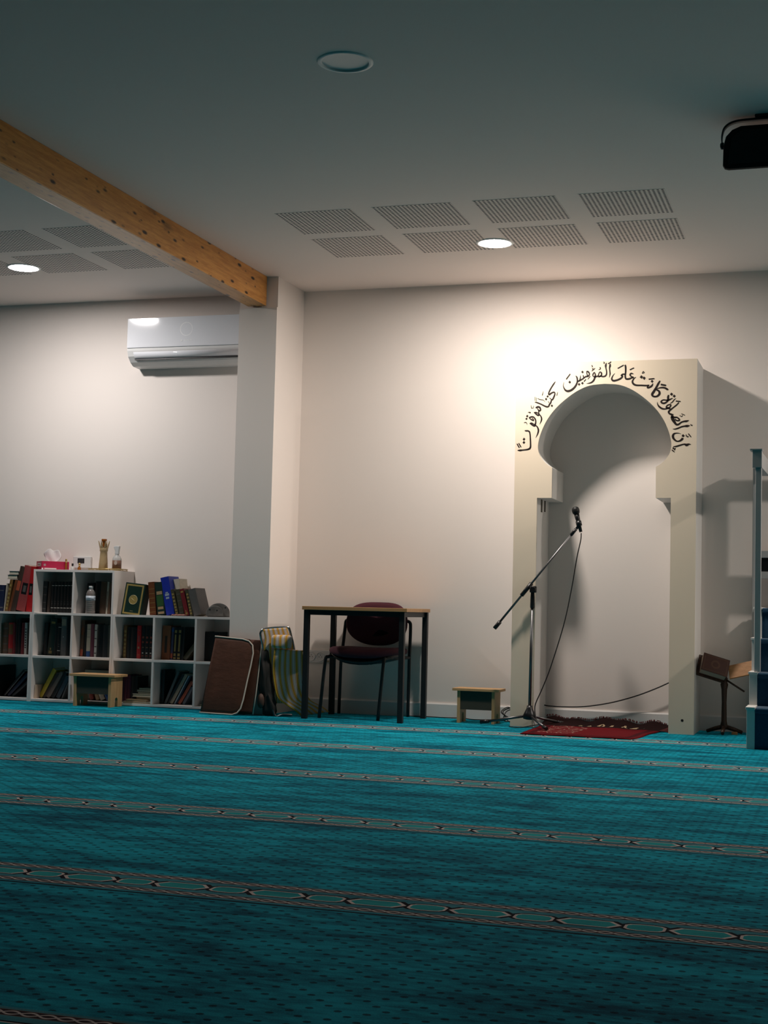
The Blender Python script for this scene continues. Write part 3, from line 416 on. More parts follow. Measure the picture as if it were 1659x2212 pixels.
# ------------------------------------------------------------------ arched prayer niche
half = catmull([(0, 2.215), (.095, 2.206), (.178, 2.172), (.261, 2.113), (.327, 2.049), (.377, 1.978), (.409, 1.907), (.425, 1.85), (.4285, 1.803), (.419, 1.763), (.397, 1.727), (.367, 1.697), (.3335, 1.676)], 5)
cxn = 1.1975
openr = [(JR, 0), (JR, 1.478), (1.532, 1.478)]+[(cxn+a, z) for a, z in half[::-1]]
openl = [(cxn-a, z) for a, z in half[1:]]+[(0.864, 1.478), (JL, 1.478), (JL, 0)]
portal = [(NL, 0), (NL, 2.362), (NR, 2.362), (NR, 0)]+openr+openl
niche = thing('prayer_niche', 'cream and white arched prayer niche surround with dark calligraphy over the arch', 'prayer niche', (cxn, NY/2, 0))
obj('body', MB().prism(portal, NY+0.011, -0.0005), M_MDF, niche)
obj('front_panel', MB().prism(portal, NY, NY+0.0105), M_CREAM, niche)
cal = MB()
for st in STROKES:
    if len(st) == 1:
        x, z, r = st[0]; r = -r
        z = min(z, 2.352)
        cal.bm.faces.new([cal.bm.verts.new((x+a*r, NY-0.0012, z+b_*r)) for a, b_ in ((-0.92, -0.12), (0.1, -1), (0.92, 0.1), (-0.08, 1))])
        continue
    pts = catmull(st, 5) if len(st) > 2 else st
    L = []; Rr = []
    for i, (x, z, ww) in enumerate(pts):
        a = pts[max(i-1, 0)]; c = pts[min(i+1, len(pts)-1)]
        tx, tz = c[0]-a[0], c[1]-a[1]; l = hypot(tx, tz) or 1
        nx, nz = -tz/l*ww/2, tx/l*ww/2
        z = min(z, 2.357)
        L.append(cal.bm.verts.new((x+nx, NY-0.0012, z+nz))); Rr.append(cal.bm.verts.new((x-nx, NY-0.0012, z-nz)))
    for i in range(len(pts)-1): cal.bm.faces.new((L[i], L[i+1], Rr[i+1], Rr[i]))
_fc = cal.bm.faces[:]
bmesh.ops.recalc_face_normals(cal.bm, faces=_fc)
bmesh.ops.solidify(cal.bm, geom=_fc, thickness=0.001)
obj('calligraphy', cal, M_INK, niche)
M_BRK = mat('dull brass bracket', (0.10, 0.085, 0.06), 0.5, 0.6)
for y0, y1, z0 in ((-.27, -.235, 1.395), (-.16, -.13, 1.405)): obj('bracket', MB().box((JL-0.001, y0, z0), (JL+0.004, y1, 1.478)), M_BRK, niche)
obj('screw_hole', MB().lathe([(0.0, 0), (0.0085, 0)], (0, 0, 0), 16, M=Matrix.Translation((1.712, NY-0.0006, 0.086)) @ Matrix.Rotation(radians(90), 4, 'X'), capb=False, capt=False), M_INK, niche)

# ------------------------------------------------------------------ air conditioner
ax0, ax1 = -2.345, -1.40
ac = thing('air_conditioner', 'white wall-mounted split air conditioner high on the left wall beside the pillar', 'air conditioner', ((ax0+ax1)/2, -0.1, 2.47))
prof = [(-0.001, 2.805), (-0.18, 2.805), (-0.203, 2.795), (-0.206, 2.60), (-0.204, 2.575), (-0.190, 2.535), (-0.150, 2.497), (-0.105, 2.474), (-0.001, 2.470)]
obj('casing', MB().prism(prof, ax0, ax1, axis='x', bev=0.004), M_WPLAST2, ac)
obj('front_panel', MB().box((ax0+0.002, -0.213, 2.594), (ax1-0.002, -0.2065, 2.812), bev=0.003), M_WPLAST, ac)
fl = MB()
fl.grid([[(ax0+0.055, -0.2065, 2.564), (ax1-0.055, -0.2065, 2.564)], [(ax0+0.055, -0.200, 2.545), (ax1-0.055, -0.200, 2.545)], [(ax0+0.055, -0.186, 2.522), (ax1-0.055, -0.186, 2.522)]], 0.004)
obj('air_flap', fl, M_WPLAST, ac)
obj('outlet_slot', MB().box((ax0+0.055, -0.1845, 2.5075), (ax1-0.055, -0.165, 2.5205), M=None), M_BLACKP, ac)
M_LOGO = mat('pale logo print', (0.95, 0.95, 0.95), 0.4, var=0.01)
obj('emblem_ring', MB().lathe([(0.0460, 0), (0.0495, 0)], M=Matrix.Translation((-1.868, -0.2136, 2.720)) @ Matrix.Rotation(radians(90), 4, 'X'), seg=48, capb=False, capt=False), M_LOGO, ac)
def text_obj(name, body, size, M, m, parent=None, thick=0.0004):
    cu = bpy.data.curves.new(name, 'FONT'); cu.body = body; cu.size = size; cu.extrude = thick
    cu.align_x = 'CENTER'; cu.align_y = 'CENTER'
    tmp = bpy.data.objects.new(name, cu); COL.objects.link(tmp)
    bpy.context.view_layer.update()
    me = bpy.data.meshes.new_from_object(tmp.evaluated_get(bpy.context.evaluated_depsgraph_get()))
    bpy.data.objects.remove(tmp); bpy.data.curves.remove(cu)
    b2 = bmesh.new(); b2.from_mesh(me); bpy.data.meshes.remove(me)
    bmesh.ops.transform(b2, matrix=M, verts=b2.verts[:])
    return obj(name, b2, m, parent)
RX = Matrix.Rotation(radians(90), 4, 'X')
text_obj('brand_lettering', 'BOSCH', 0.019, Matrix.Translation((-1.853, -0.2137, 2.6365)) @ Matrix.Scale(1.05, 4, (1, 0, 0)) @ RX, M_LOGO, ac)
lg = [(-1.904+0.0065*cos(t), -0.2135, 2.6365+0.0065*sin(t)) for t in [2*pi*i/16 for i in range(17)]]
obj('brand_emblem', MB().tube(lg, 0.001, 6, cap=False).box((-1.9065, -0.2142, 2.633), (-1.9015, -0.2132, 2.640)), M_LOGO, ac)

# ------------------------------------------------------------------ loudspeaker under the ceiling
sp_ = thing('loudspeaker', 'black loudspeaker hung on a curved bracket under the ceiling at upper right', 'loudspeaker', (2.33, -2.92, 2.75))
spoly = [(2.150, 2.775), (2.158, 2.762), (2.175, 2.757), (2.50, 2.757), (2.515, 2.775), (2.515, 2.90), (2.49, 2.94), (2.45, 2.952), (2.228, 2.952), (2.190, 2.937), (2.163, 2.908), (2.152, 2.865)]
cbm = MB(); scx, scz = 2.333, 2.90
srings = [[cbm.bm.verts.new((scx+(x-scx)*k, y, scz+(z-scz)*kz+dz)) for x, z in spoly] for k, kz, y, dz in ((.985, .985, -3.054, -.001), (1, 1, -3.048, 0), (1, 1, -3.03, 0), (.74, .50, -2.83, .015), (.70, .46, -2.82, .015))]
for i in range(4):
    for k in range(12): cbm.bm.faces.new((srings[i][k], srings[i][(k+1) % 12], srings[i+1][(k+1) % 12], srings[i+1][k]))
cbm.bm.faces.new(srings[0]); cbm.bm.faces.new(srings[-1])
obj('cabinet', cbm, mat('matt black plastic', (.006, .006, .006), .7, var=.1, spec=.2), sp_)
obj('grille', MB().prism([(2.172, 2.778), (2.498, 2.778), (2.498, 2.90), (2.47, 2.93), (2.23, 2.93), (2.19, 2.90)], -3.0565, -3.0535), mat('black speaker grille', (0.004, 0.004, 0.004), 0.8, var=0.5, nscale=400), sp_)
br = catmull([(2.143, 0, 2.875), (2.142, 0, 2.918), (2.155, 0, 2.957), (2.195, 0, 2.981), (2.27, 0, 2.987), (2.40, 0, 2.987), (2.48, 0, 2.978), (2.519, 0, 2.94), (2.526, 0, 2.87)], 5)
b2 = MB()
b2.grid([[(p[0], -3.045, p[2]), (p[0], -3.005, p[2])] for p in br], 0.004)
obj('bracket', b2, M_BLACKM, sp_)
obj('mounting_plate', MB().box((2.29, -3.06, 2.9875), (2.38, -2.99, 2.9995), bev=0.003), M_BLACKM, sp_)
obj('knob', MB().lathe([(0.016, 0), (0.016, 0.012), (0.011, 0.016)], M=Matrix.Translation((2.152, -3.025, 2.873)) @ Matrix.Rotation(radians(-90), 4, 'Y'), seg=16), M_BLACKP, sp_)

# ------------------------------------------------------------------ white cube shelving
def shelf(name, label, xs, rows, x_first_hidden=False):
    t = thing(name, label, 'shelf', ((xs[0]+xs[-1])/2, -0.16, 0), 'white cube shelf units')
    T = 0.008; zt = 0.314*rows+0.020
    for x in (xs[0]+T, xs[-1]-T):
        obj('side_panel', MB().box((x-T, -0.31, 0.0), (x+T, -0.001, zt), bev=0.0008), M_SHELF, t)
    for x in xs[1:-1]:
        obj('divider', MB().box((x-T, -0.308, 0.02), (x+T, -0.012, zt-0.001), bev=0.0006), M_SHELF, t)
    for r_ in range(rows+1):
        z = 0.314*r_
        obj('shelf_board', MB().box((xs[0]+2*T, -0.3085, z+0.004), (xs[-1]-2*T, -0.012, z+0.0202), bev=0.0006), M_SHELF, t)
    obj('back_panel', MB().box((xs[0]+2*T, -0.0118, 0.01), (xs[-1]-2*T, -0.004, zt-0.001)), M_SHELF, t)
    return t
shelf('cube_shelf', 'low two-row white cube shelf unit at far left, books leaning on top', [-3.642, -3.313, -2.986], 2)
shelf('cube_shelf', 'tall three-row white cube shelf unit with tissue box and bottles on top', [-2.9845, -2.655, -2.325], 3)
shelf('cube_shelf', 'low two-row white cube shelf unit next to the pillar, green book on top', [-2.3235, -1.998, -1.672, -1.346], 2)

# ------------------------------------------------------------------ books
CC = dict(navy=(.012, .018, .05), cream=(.55, .50, .40), goldbrown=(.16, .085, .025), rust=(.15, .045, .015), darkbrown=(.05, .032, .024), fadedred=(.30, .055, .055), red=(.42, .012, .015), tan=(.40, .27, .15),
 charcoal=(.022, .024, .026), black=(.007, .007, .008), brown=(.085, .05, .03), tanbrown=(.16, .09, .055), olive=(.055, .05, .028), darkred=(.16, .012, .018), white=(.62, .60, .56), darkgreen=(.010, .028, .022), grey=(.13, .13, .13),
 plum=(.16, .04, .065), greygreen=(.07, .08, .065), orangebrown=(.30, .10, .04), bluepink=(.06, .06, .13), greyblue=(.12, .13, .16), yellow=(.55, .40, .03), dustytan=(.22, .16, .13), slate=(.05, .075, .10), brick=(.25, .05, .035),
 blue=(.02, .09, .30), plumdark=(.06, .012, .03), maroon=(.11, .012, .035), beige=(.36, .30, .22), whiteblue=(.35, .42, .50), orangered=(.42, .085, .04), brightblue=(.012, .03, .34), grey2=(.10, .095, .09), paper=(.62, .56, .45), gold=(.30, .22, .07), green=(.035, .10, .03))
def bmat(k): return mat('book cover '+k, CC[k], 0.42, var=0.18, nscale=45)
M_PAGES = mat('page block', (0.60, 0.54, 0.42), 0.85, var=0.12, nscale=300, stretch=(30, 1, 1))
ST_ = {  # spine marks: (u0, u1, v0, v1, colour)
 'band': [(.1, .9, .78, .80, 'grey'), (.1, .9, .12, .16, 'grey')], 'bands': [(.08, .92, .80, .83, 'grey2'), (.08, .92, .55, .58, 'grey2'), (.08, .92, .30, .33, 'grey2'), (.08, .92, .10, .13, 'grey2')],
 'bandsgold': [(.05, .95, v, v+.012, 'gold') for v in (.08, .22, .36, .5, .64, .78)], 'orn': [(.2, .8, v, v+.07, 'gold') for v in (.06, .17, .28, .39, .52, .66, .78)],
 'orange': [(.15, .85, .46, .68, 'orangered')], 'blacklabel': [(.2, .8, .37, .62, 'black'), (.32, .68, .42, .56, 'grey2')], 'white': [(.08, .92, .86, .875, 'white'), (.08, .92, .14, .16, 'white'), (.3, .7, .27, .285, 'grey'), (.3, .7, .34, .35, 'grey')],
 'dark': [(.35, .65, .2, .7, 'darkbrown')], 'tanends': [(.05, .95, .02, .17, 'tanbrown'), (.05, .95, .62, .95, 'goldbrown')], 'letters': [(.25, .75, v, v+.035, 'black') for v in (.2, .27, .36, .43, .52, .60, .68, .78)],
 'goldfoot': [(.25, .75, .04, .12, 'gold'), (.4, .6, .14, .2, 'gold'), (.2, .8, .86, .92, 'gold')], 'toplabel': [(.1, .9, .78, .95, 'beige'), (.42, .58, .48, .5, 'white')], 'orangefoot': [(.1, .9, .02, .2, 'orangered'), (.2, .8, .6, .8, 'rust')],
 'bluefoot': [(0, 1, 0.0, .17, 'blue'), (.1, .9, .6, .61, 'darkbrown'), (.1, .9, .84, .85, 'darkbrown')], 'pinkmarks': [(.3, .7, .3, .36, 'tan'), (.3, .7, .5, .7, 'fadedred'), (.2, .8, .84, .87, 'fadedred'), (.2, .8, .1, .13, 'orangered')],
 'redorn': [(.25, .75, .62, .68, 'brick'), (.25, .75, .48, .53, 'brick'), (.25, .75, .33, .36, 'tanbrown'), (.3, .7, .16, .19, 'white'), (.2, .8, .08, .1, 'brick')], 'pinkfoot': [(0, 1, .05, .2, 'orangered'), (0, 1, .86, .95, 'blue')],
 'gold': [(.15, .85, .03, .08, 'gold'), (.2, .8, .12, .2, 'gold'), (.3, .7, .26, .78, 'gold'), (.2, .8, .83, .92, 'gold')], 'edge': [(.8, 1, .02, .98, 'grey')], 'greenorn': [(.12, .88, .03, .10, 'tan'), (.15, .85, .17, .25, 'tan'), (.1, .9, .27, .6, 'green'), (.15, .85, .62, .72, 'tan')],
 'bluemark': [(.25, .75, .50, .56, 'whiteblue'), (.35, .65, .57, .60, 'whiteblue'), (.3, .7, .42, .47, 'whiteblue')], '': []}
LET = {'': []}
ORD = ['first', 'second', 'third', 'fourth', 'fifth', 'sixth', 'seventh', 'eighth', 'ninth', 'tenth']
def book(label, group, ck, style, T, W, Hh, D, M, rest=None):
    """upright book in its own frame: spine at y=0 facing -y, x 0..W, z 0..Hh, depth D"""
    t = thing('book', label, 'book', tuple(M.translation), group)
    c = 0.0028
    mb = MB().box((0, 0, 0), (c, D, Hh), M=M).box((W-c, 0, 0), (W, D, Hh), M=M)
    k = 5; arc = [(W*i/k, -0.004*(1-(2*i/k-1)**2) if W > 0.018 else -0.001*(1-(2*i/k-1)**2)) for i in range(k+1)]
    poly = arc+[(W, 0.003), (0, 0.003)]
    mb.prism(poly, 0, Hh, axis='z', M=M)
    obj('cover', mb, bmat(ck), t, loc=M.translation)
    obj('page_block', MB().box((c+0.0002, 0.0035, 0.003), (W-c-0.0002, D-0.004, Hh-0.003), M=M), M_PAGES, t, loc=M.translation)
    for u0, u1, v0, v1, col in ST_[style]:
        n = 4; rows = []; m2 = MB()
        for i in range(n+1):
            u = u0+(u1-u0)*i/n; yb = (-0.004 if W > 0.018 else -0.001)*(1-(2*u-1)**2)-0.0006
            rows.append([(u*W, yb, v0*Hh), (u*W, yb, v1*Hh)])
        m2.grid(rows)
        bmesh.ops.transform(m2.bm, matrix=M, verts=m2.bm.verts[:])
        obj('spine_print', m2, bmat(col), t)
    return t
PH = {'standing on top of the low left shelf unit': 'on top of left shelf', 'in the top left cell of the tall middle shelf unit': "in tall shelf's top left cell", 'in the top right cell of the tall middle shelf unit': "in tall shelf's top right cell",
 'in the middle cell of the low left shelf unit': "in left shelf's upper cell", 'in the middle left cell of the tall middle shelf unit': "in tall shelf's middle left cell", 'in the middle right cell of the tall middle shelf unit': "in tall shelf's middle right cell",
 'in the middle left cell of the low right shelf unit': "in right shelf's upper left cell", 'in the middle centre cell of the low right shelf unit': "in right shelf's upper centre cell", 'in the middle right cell of the low right shelf unit': "in right shelf's upper right cell",
 'in the bottom cell of the low left shelf unit': "in left shelf's lower cell", 'in the bottom left cell of the tall middle shelf unit': "in tall shelf's bottom left cell", 'in the bottom right cell of the tall middle shelf unit': "behind stool in tall shelf's bottom right cell",
 'in the bottom left cell of the low right shelf unit': "in right shelf's lower left cell", 'in the bottom centre cell of the low right shelf unit': "in right shelf's lower centre cell", 'standing on top of the low right shelf unit': 'on top of right shelf'}
CELLX = {}
for nm, rows in CELLS.items():
    ph = PH[nm]; xprev = -99
    lo = {'left': -3.30, 'tall': -2.968, 'right': -2.305}
    for i, (x, W, L, a, Y, z, desc, ck, style) in enumerate(rows):
        if 'bottom left cell of the tall' in nm: x += (0.031, 0.013, 0.004)[i] if i < 3 else 0
        if 'low left shelf unit' in nm: x -= max(0, x+W*cos(a)+L*sin(a)*(a > 0)+(2.987 if 'top' in nm else 3.004))
        W = max(W-0.0012, 0.006); D = 0.165 if W > 0.014 else 0.15
        if -Y+0.0 < D+0.014: D = -Y-0.014
        if a > 0: 
            M = Matrix.Translation((x+W*cos(a), Y, z+0.0003)) @ Matrix.Rotation(a, 4, 'Y') @ Matrix.Translation((-W, 0, 0))
        else:
            M = Matrix.Translation((x, Y, z+0.0003)) @ Matrix.Rotation(a, 4, 'Y')
        book(f'{desc} book, {ORD[i]} from left {ph}', 'books '+ph, ck, style, None, W, L, D, M)

def flat_book(label, group, ck, x0, x1, y0, y1, z, t_, spine_front=False):
    t = thing('book', label, 'book', ((x0+x1)/2, (y0+y1)/2, z), group)
    c = 0.002
    mb = MB().box((x0, y0, z), (x1, y1, z+c)).box((x0, y0, z+t_-c), (x1, y1, z+t_))
    if spine_front: mb.box((x0, y0, z+c), (x1, y0+0.003, z+t_-c))
    else: mb.box((x0, y1-0.003, z+c), (x1, y1, z+t_-c))
    obj('cover', mb, bmat(ck), t)
    obj('page_block', MB().box((x0+0.004, y0+0.0035, z+c), (x1-0.004, y1-0.0035, z+t_-c)), M_PAGES, t)
    return t
# pile on the leaning books at far left
flat_book('cream-paged book lying under a white one on the leaning brown books', 'stacked books', 'black', -3.247, -3.163, -0.243, -0.09, 0.8885, 0.030)
flat_book('white-paged book lying topmost on the leaning brown books at far left', 'stacked books', 'navy', -3.237, -3.154, -0.24, -0.09, 0.919, 0.028)
# thin booklets under the black set
flat_book('thin white booklet lying on the board in front of the black volumes', 'booklets', 'white', -2.947, -2.775, -0.338, -0.206, 0.6345, 0.006)
# flat books behind the stool
flat_book('black book lying flat high in the cell behind the left stool', 'flat books behind the stool', 'black', -2.60, -2.36, -0.20, -0.04, 0.212, 0.030)
flat_book('charcoal book lying under the black one behind the left stool', 'flat books behind the stool', 'charcoal', -2.62, -2.35, -0.20, -0.04, 0.180, 0.031)
flat_book('dark box-like volume lying behind the row of small books in the stool cell', 'flat books behind the stool', 'plumdark', -2.61, -2.36, -0.13, -0.03, 0.0206, 0.158)
# messy stack in the right shelf's lower left cell
zz = 0.0206
for lab, ck, x0, x1, y0, t_ in (('pale paper booklet at the bottom of the messy stack in right shelf', 'beige', -2.235, -2.012, -0.295, .012), ('folded paper lying second lowest in the messy stack in right shelf', 'tan', -2.215, -2.05, -0.28, .014),
        ('black folder lying in the middle of the messy stack in right shelf', 'black', -2.16, -2.010, -0.23, .018), ('cream book thickest in the messy stack in right shelf', 'cream', -2.178, -2.010, -0.25, .020),
        ('dark green book lying on the cream one in the messy stack', 'olive', -2.145, -2.010, -0.24, .014), ('tan grey book second from top of the messy stack', 'dustytan', -2.152, -2.010, -0.24, .015), ('small grey-green book on top of the messy stack', 'greygreen', -2.137, -2.010, -0.24, .013)):
    flat_book(lab, 'messy stack of books', ck, x0, x1, y0, -0.04, zz, t_); zz += t_+0.0004
flat_book('brown booklet lying in the lower right cell beside the brown mat', 'booklets', 'brown', -1.64, -1.50, -0.24, -0.06, 0.0350, 0.025)
flat_book('pale booklet lying under a brown one in the lower right cell', 'booklets', 'beige', -1.655, -1.50, -0.25, -0.06, 0.0206, 0.0138)
# leaning olive book (right shelf, upper centre)
book("leaning grey-green book, rightmost in right shelf's upper centre cell", "books in right shelf's upper centre cell", 'olive', '', None, 0.032, 0.175, 0.14, Matrix.Translation((-1.79+0.0, -0.2, 0.3348)) @ Matrix.Rotation(radians(38), 4, 'Y') @ Matrix.Translation((-0.032, 0, 0)))
tag(obj('box_file', MB().box((-3.30, -0.25, 0.0206), (-3.275, -0.03, 0.25), bev=0.002), bmat('black')), "upright black box file, leftmost in left shelf's lower cell", 'box file')
obj_board = MB().box((0, 0, 0), (0.008, 0.16, 0.10), M=Matrix.Translation((-2.966, -0.27, 0.0206)) @ Matrix.Rotation(radians(3), 4, 'Y') )
tag(obj('board_offcut', obj_board, mat('raw beige board', (.52, .40, .30), 0.6)), 'small beige board standing beside the leaning yellow book', 'board')

# green boxed book with gold frame, cover to the viewer
gm = Matrix.Translation((-2.283, -0.272, 0.6488)) @ Matrix.Rotation(radians(5.0), 4, 'Y') @ Matrix.Rotation(radians(-7), 4, 'X')
gq = thing('holy_book', 'large dark green book with gold frame and medallion, facing out on right shelf', 'book', tuple(gm.translation))
MG = mat('dark green leather', (0.008, 0.028, 0.020), 0.35, var=0.15, nscale=200)
M_GOLD = mat('dull gold print', (0.42, 0.31, 0.10), 0.4, 0.35, var=0.15, nscale=120)
Wq, Hq, Dq = 0.158, 0.236, 0.085
obj('cover', MB().box((0, 0, 0), (Wq, 0.004, Hq), bev=0.0015, M=gm).box((0, Dq-0.004, 0), (Wq, Dq, Hq), bev=0.0015, M=gm).box((Wq-0.004, 0.003, 0), (Wq+0.001, Dq-0.003, Hq), M=gm), MG, gq, loc=gm.translation)
obj('page_block', MB().box((0.004, 0.0042, 0.003), (Wq-0.0042, Dq-0.0042, Hq-0.003), M=gm), M_PAGES, gq, loc=gm.translation)
fr = MB(); a_ = 0.010; b_ = 0.022
for x0, z0, x1, z1 in ((a_, a_, Wq-a_, b_), (a_, Hq-b_, Wq-a_, Hq-a_), (a_, b_, b_, Hq-b_), (Wq-b_, b_, Wq-a_, Hq-b_)):
    fr.box((x0, -0.0008, z0), (x1, 0.0002, z1), M=gm)
obj('gold_frame', fr, M_GOLD, gq, loc=gm.translation)
md = MB().lathe([(0.0, 0.0), (0.031, 0.0), (0.031, 0.001), (0.0, 0.001)], M=gm @ Matrix.Translation((Wq/2, 0.0, Hq*0.49)) @ RX, seg=36, capb=False, capt=False, smooth=False)
obj('medallion', md, M_GOLD, gq, loc=gm.translation)
mdr = [(Wq/2+0.033*cos(t), -0.0008, Hq*0.49+0.033*sin(t)) for t in [2*pi*i/36 for i in range(37)]]
mm = MB().tube(mdr, 0.0016, 6, cap=False)
for i in range(3):
    mm.tube([(Wq/2-0.015+0.006*i, -0.0012, Hq*0.49+0.010-0.004*i), (Wq/2+0.004+0.005*i, -0.0012, Hq*0.49-0.004-0.003*i)], 0.0012, 6)
mm.box((Wq/2-0.012, -0.0006, 0.034), (Wq/2+0.012, 0.0002, 0.0355))
bmesh.ops.transform(mm.bm, matrix=gm, verts=mm.bm.verts[:])
obj('medallion_rim', mm, mat('pale gold print', (0.62, 0.52, 0.28), 0.4, 0.2), gq, loc=gm.translation)
# cream book behind the blue one
book('cream-covered book standing behind the tall blue book on right shelf', 'books on top of right shelf', 'cream', '', None, 0.05, 0.262, 0.13, Matrix.Translation((-1.905, -0.15, 0.6488)) @ Matrix.Rotation(-0.13, 4, 'Y'))
# crumpled scrap
sc = []
for i in range(9):
    sc.append([(-1.882+0.013*i, -0.275+0.012*j, 0.652+0.010*abs(sin(i*1.7+j*1.1))*(0.4 if j in (0, 3) else 1)) for j in range(4)])
tag(obj('cloth_strip', MB().grid(sc, 0.002), mat('pinkish brown cloth', (.34, .15, .12), 0.9, var=.3)), 'crumpled pinkish brown strip lying in front of the red book on right shelf', 'cloth')
# grey arched block with round holes
gr = thing('stone_block', 'grey arched block with round holes on the right shelf beside the pillar', 'grey block', (-1.565, -0.19, 0.6488))
M_GREY = mat('mottled grey stone', (0.15, 0.145, 0.135), 0.8, var=0.5, nscale=28, bmp=0.2)
Rg = Matrix.Translation((-1.562, -0.17, 0.6488)) @ Matrix.Rotation(radians(24), 4, 'Z')
dp = [(-0.078, 0), (-0.078, 0.03)]+[(0.078*cos(pi-pi*i/16), 0.03+0.068*sin(pi*i/16)) for i in range(1, 16)]+[(0.078, 0.03), (0.078, 0)]
obj('body', MB().prism(dp, -0.065, 0.065, bev=0.006, M=Rg), M_GREY, gr)
dp2 = [(-0.06, 0.004)]+[(0.06*cos(pi-pi*i/12), 0.028+0.052*sin(pi*i/12)) for i in range(0, 13)]+[(0.06, 0.004)]
obj('front_boss', MB().prism([(p[0]-0.028, p[1]) for p in dp2], -0.085, -0.060, bev=0.005, M=Rg), M_GREY, gr)
hb = MB()
for x, z in ((-0.062, 0.050), (-0.012, 0.046), (0.046, 0.066)):
    yv = -0.0854 if x < 0.03 else -0.0654
    hb.lathe([(0, 0), (0.0055, 0)], M=Rg @ Matrix.Translation((x, yv, z)) @ RX, seg=12, capb=False, capt=False)
hb.lathe([(0, 0), (0.007, 0)], M=Rg @ Matrix.Translation((-0.005, -0.03, 0.0985)), seg=12, capb=False, capt=False)
obj('hole', hb, M_BLACKP, gr)
# small black bottle in the upper right cell
bt = thing('dark_bottle', "small dark bottle at the right end of right shelf's upper right cell", 'bottle', (-1.405, -0.13, 0.3345))
obj('body', MB().lathe([(0.020, 0), (0.021, 0.01), (0.021, 0.13), (0.009, 0.165), (0.009, 0.175)], (-1.405, -0.13, 0.3346), 20), mat('dark brown glass', (0.02, 0.012, 0.008), 0.15), bt)
obj('cap', MB().lathe([(0.011, 0.1755), (0.011, 0.20), (0.008, 0.203)], (-1.405, -0.13, 0.3346), 20), M_BLACKP, bt)

# ------------------------------------------------------------------ things on top of the tall shelf (top at 0.9625)
ZT = 0.9628
c0 = Vector((-2.943, -0.272, ZT)); e2 = Vector((0.143, 0.150, 0)).normalized(); e1 = Vector((-e2.y, e2.x, 0))
TM = Matrix(((e2.x, e1.x, 0, c0.x), (e2.y, e1.y, 0, c0.y), (0, 0, 1, ZT), (0, 0, 0, 1)))
tb = thing('tissue_box', 'crimson tissue box with a white tissue, at left on the tall shelf', 'tissue box', (-2.93, -0.15, ZT))
obj('carton', MB().box((0, 0, 0), (0.205, 0.145, 0.062), bev=0.0015, M=TM), mat('crimson printed card', (.42, .008, .055), 0.4, var=.12), tb)
pl = MB().box((-0.0006, 0.035, 0.026), (0.0003, 0.115, 0.047), M=TM).box((0.0, -0.0006, 0.0), (0.012, 0.0003, 0.012), M=TM)
for i in range(6):
    a2 = i*pi/3
    pl.box((-0.010, -0.0006, -0.0016), (0.010, 0.0003, 0.0016), M=TM @ Matrix.Translation((0.022, 0, 0.034)) @ Matrix.Rotation(a2, 4, 'Y'))
pl.box((0.02, -0.0006, 0.004), (0.11, 0.0003, 0.012), M=TM)
obj('print', pl, mat('pale print', (.72, .68, .66), 0.5, var=.05), tb)
tl_ = MB()
for i in range(7):
    tl_.box((-0.0009, 0.046+0.009*i, 0.030), (0.0, 0.052+0.009*i, 0.043), M=TM)
obj('plate_marks', tl_, bmat('darkred'), tb)
rows = []
rnd = random.Random(4)
for i in range(6):
    tz = i/5; sp_w = 0.030+0.035*sin(tz*2.2)
    rows.append([(0.10+sp_w*(j/5-0.5)*2*(1 if i else .8)+rnd.uniform(-.004, .004), 0.07+0.018*sin(j*2.1+i*.5)*(0.3+tz), 0.060+tz*(0.100-0.030*(j in (0, 5))-0.022*(j == 3)+rnd.uniform(-.006, .006))) for j in range(6)])
tm = MB().grid(rows, 0.0008); bmesh.ops.transform(tm.bm, matrix=TM, verts=tm.bm.verts[:])
obj('tissue', tm, mat('white tissue paper', (.80, .78, .77), 0.9, var=.02), tb, sub=1)
def bottle(name, label, cat, x, y, z, parts, group=None):
    t = thing(name, label, cat, (x, y, z), group)
    for pn, prof, m in parts: obj(pn, MB().lathe(prof, (x, y, z), 24), m, t)
    return t
M_AMBER = mat('amber glass', (.28, .085, .012), 0.12, var=.1)
M_CLEAR = mat('clear glass', (.80, .80, .78), 0.05, var=.02, Transmission_Weight=0.45)
M_GOLDM = mat('brushed gold metal', (.52, .38, .16), 0.3, 0.8, var=.1)
bottle('perfume_vial', 'slim amber perfume vial with gold cap beside the tissue box', 'vial', -2.812, -0.15, ZT, [('body', [(.007, 0), (.0075, .002), (.0075, .05), (.005, .055)], M_AMBER), ('cap', [(.0075, .0552), (.0075, .08), (.006, .083)], M_GOLDM)])
bottle('perfume_bottle', 'tiny clear perfume bottle with black cap left of the thermostat', 'bottle', -2.752, -0.16, ZT, [('body', [(.012, 0), (.013, .002), (.013, .022), (.005, .029), (.005, .031)], M_CLEAR), ('cap', [(.0075, .0312), (.0075, .048), (.006, .05)], M_BLACKP)], 'little bottles on the tall shelf')
bottle('perfume_bottle', 'tiny amber perfume bottle with gold cap in front of the thermostat', 'bottle', -2.695, -0.16, ZT, [('body', [(.012, 0), (.013, .002), (.013, .020), (.005, .028), (.005, .031)], M_AMBER), ('cap', [(.0075, .0312), (.0085, .045), (.007, .055)], M_GOLDM)], 'little bottles on the tall shelf')
th = thing('thermostat', 'white wall thermostat with dark display above the tall shelf', 'thermostat', (-2.752, -0.016, 0.985))
obj('housing', MB().box((-2.826, -0.028, 0.985), (-2.679, -0.001, 1.070), bev=0.004), M_WPLAST2, th)
obj('display', MB().box((-2.787, -0.0292, 1.018), (-2.730, -0.0278, 1.056), bev=0.0004), mat('dark display glass', (.035, .035, .04), 0.15), th)
tr = thing('gold_tray', 'shallow gold tray under the tall carved bottle and the spray bottle', 'tray', (-2.44, -0.165, ZT))
obj('plate', MB().box((-2.575, -0.245, ZT), (-2.335, -0.09, ZT+0.004), bev=0.0015), M_GOLDM, tr)
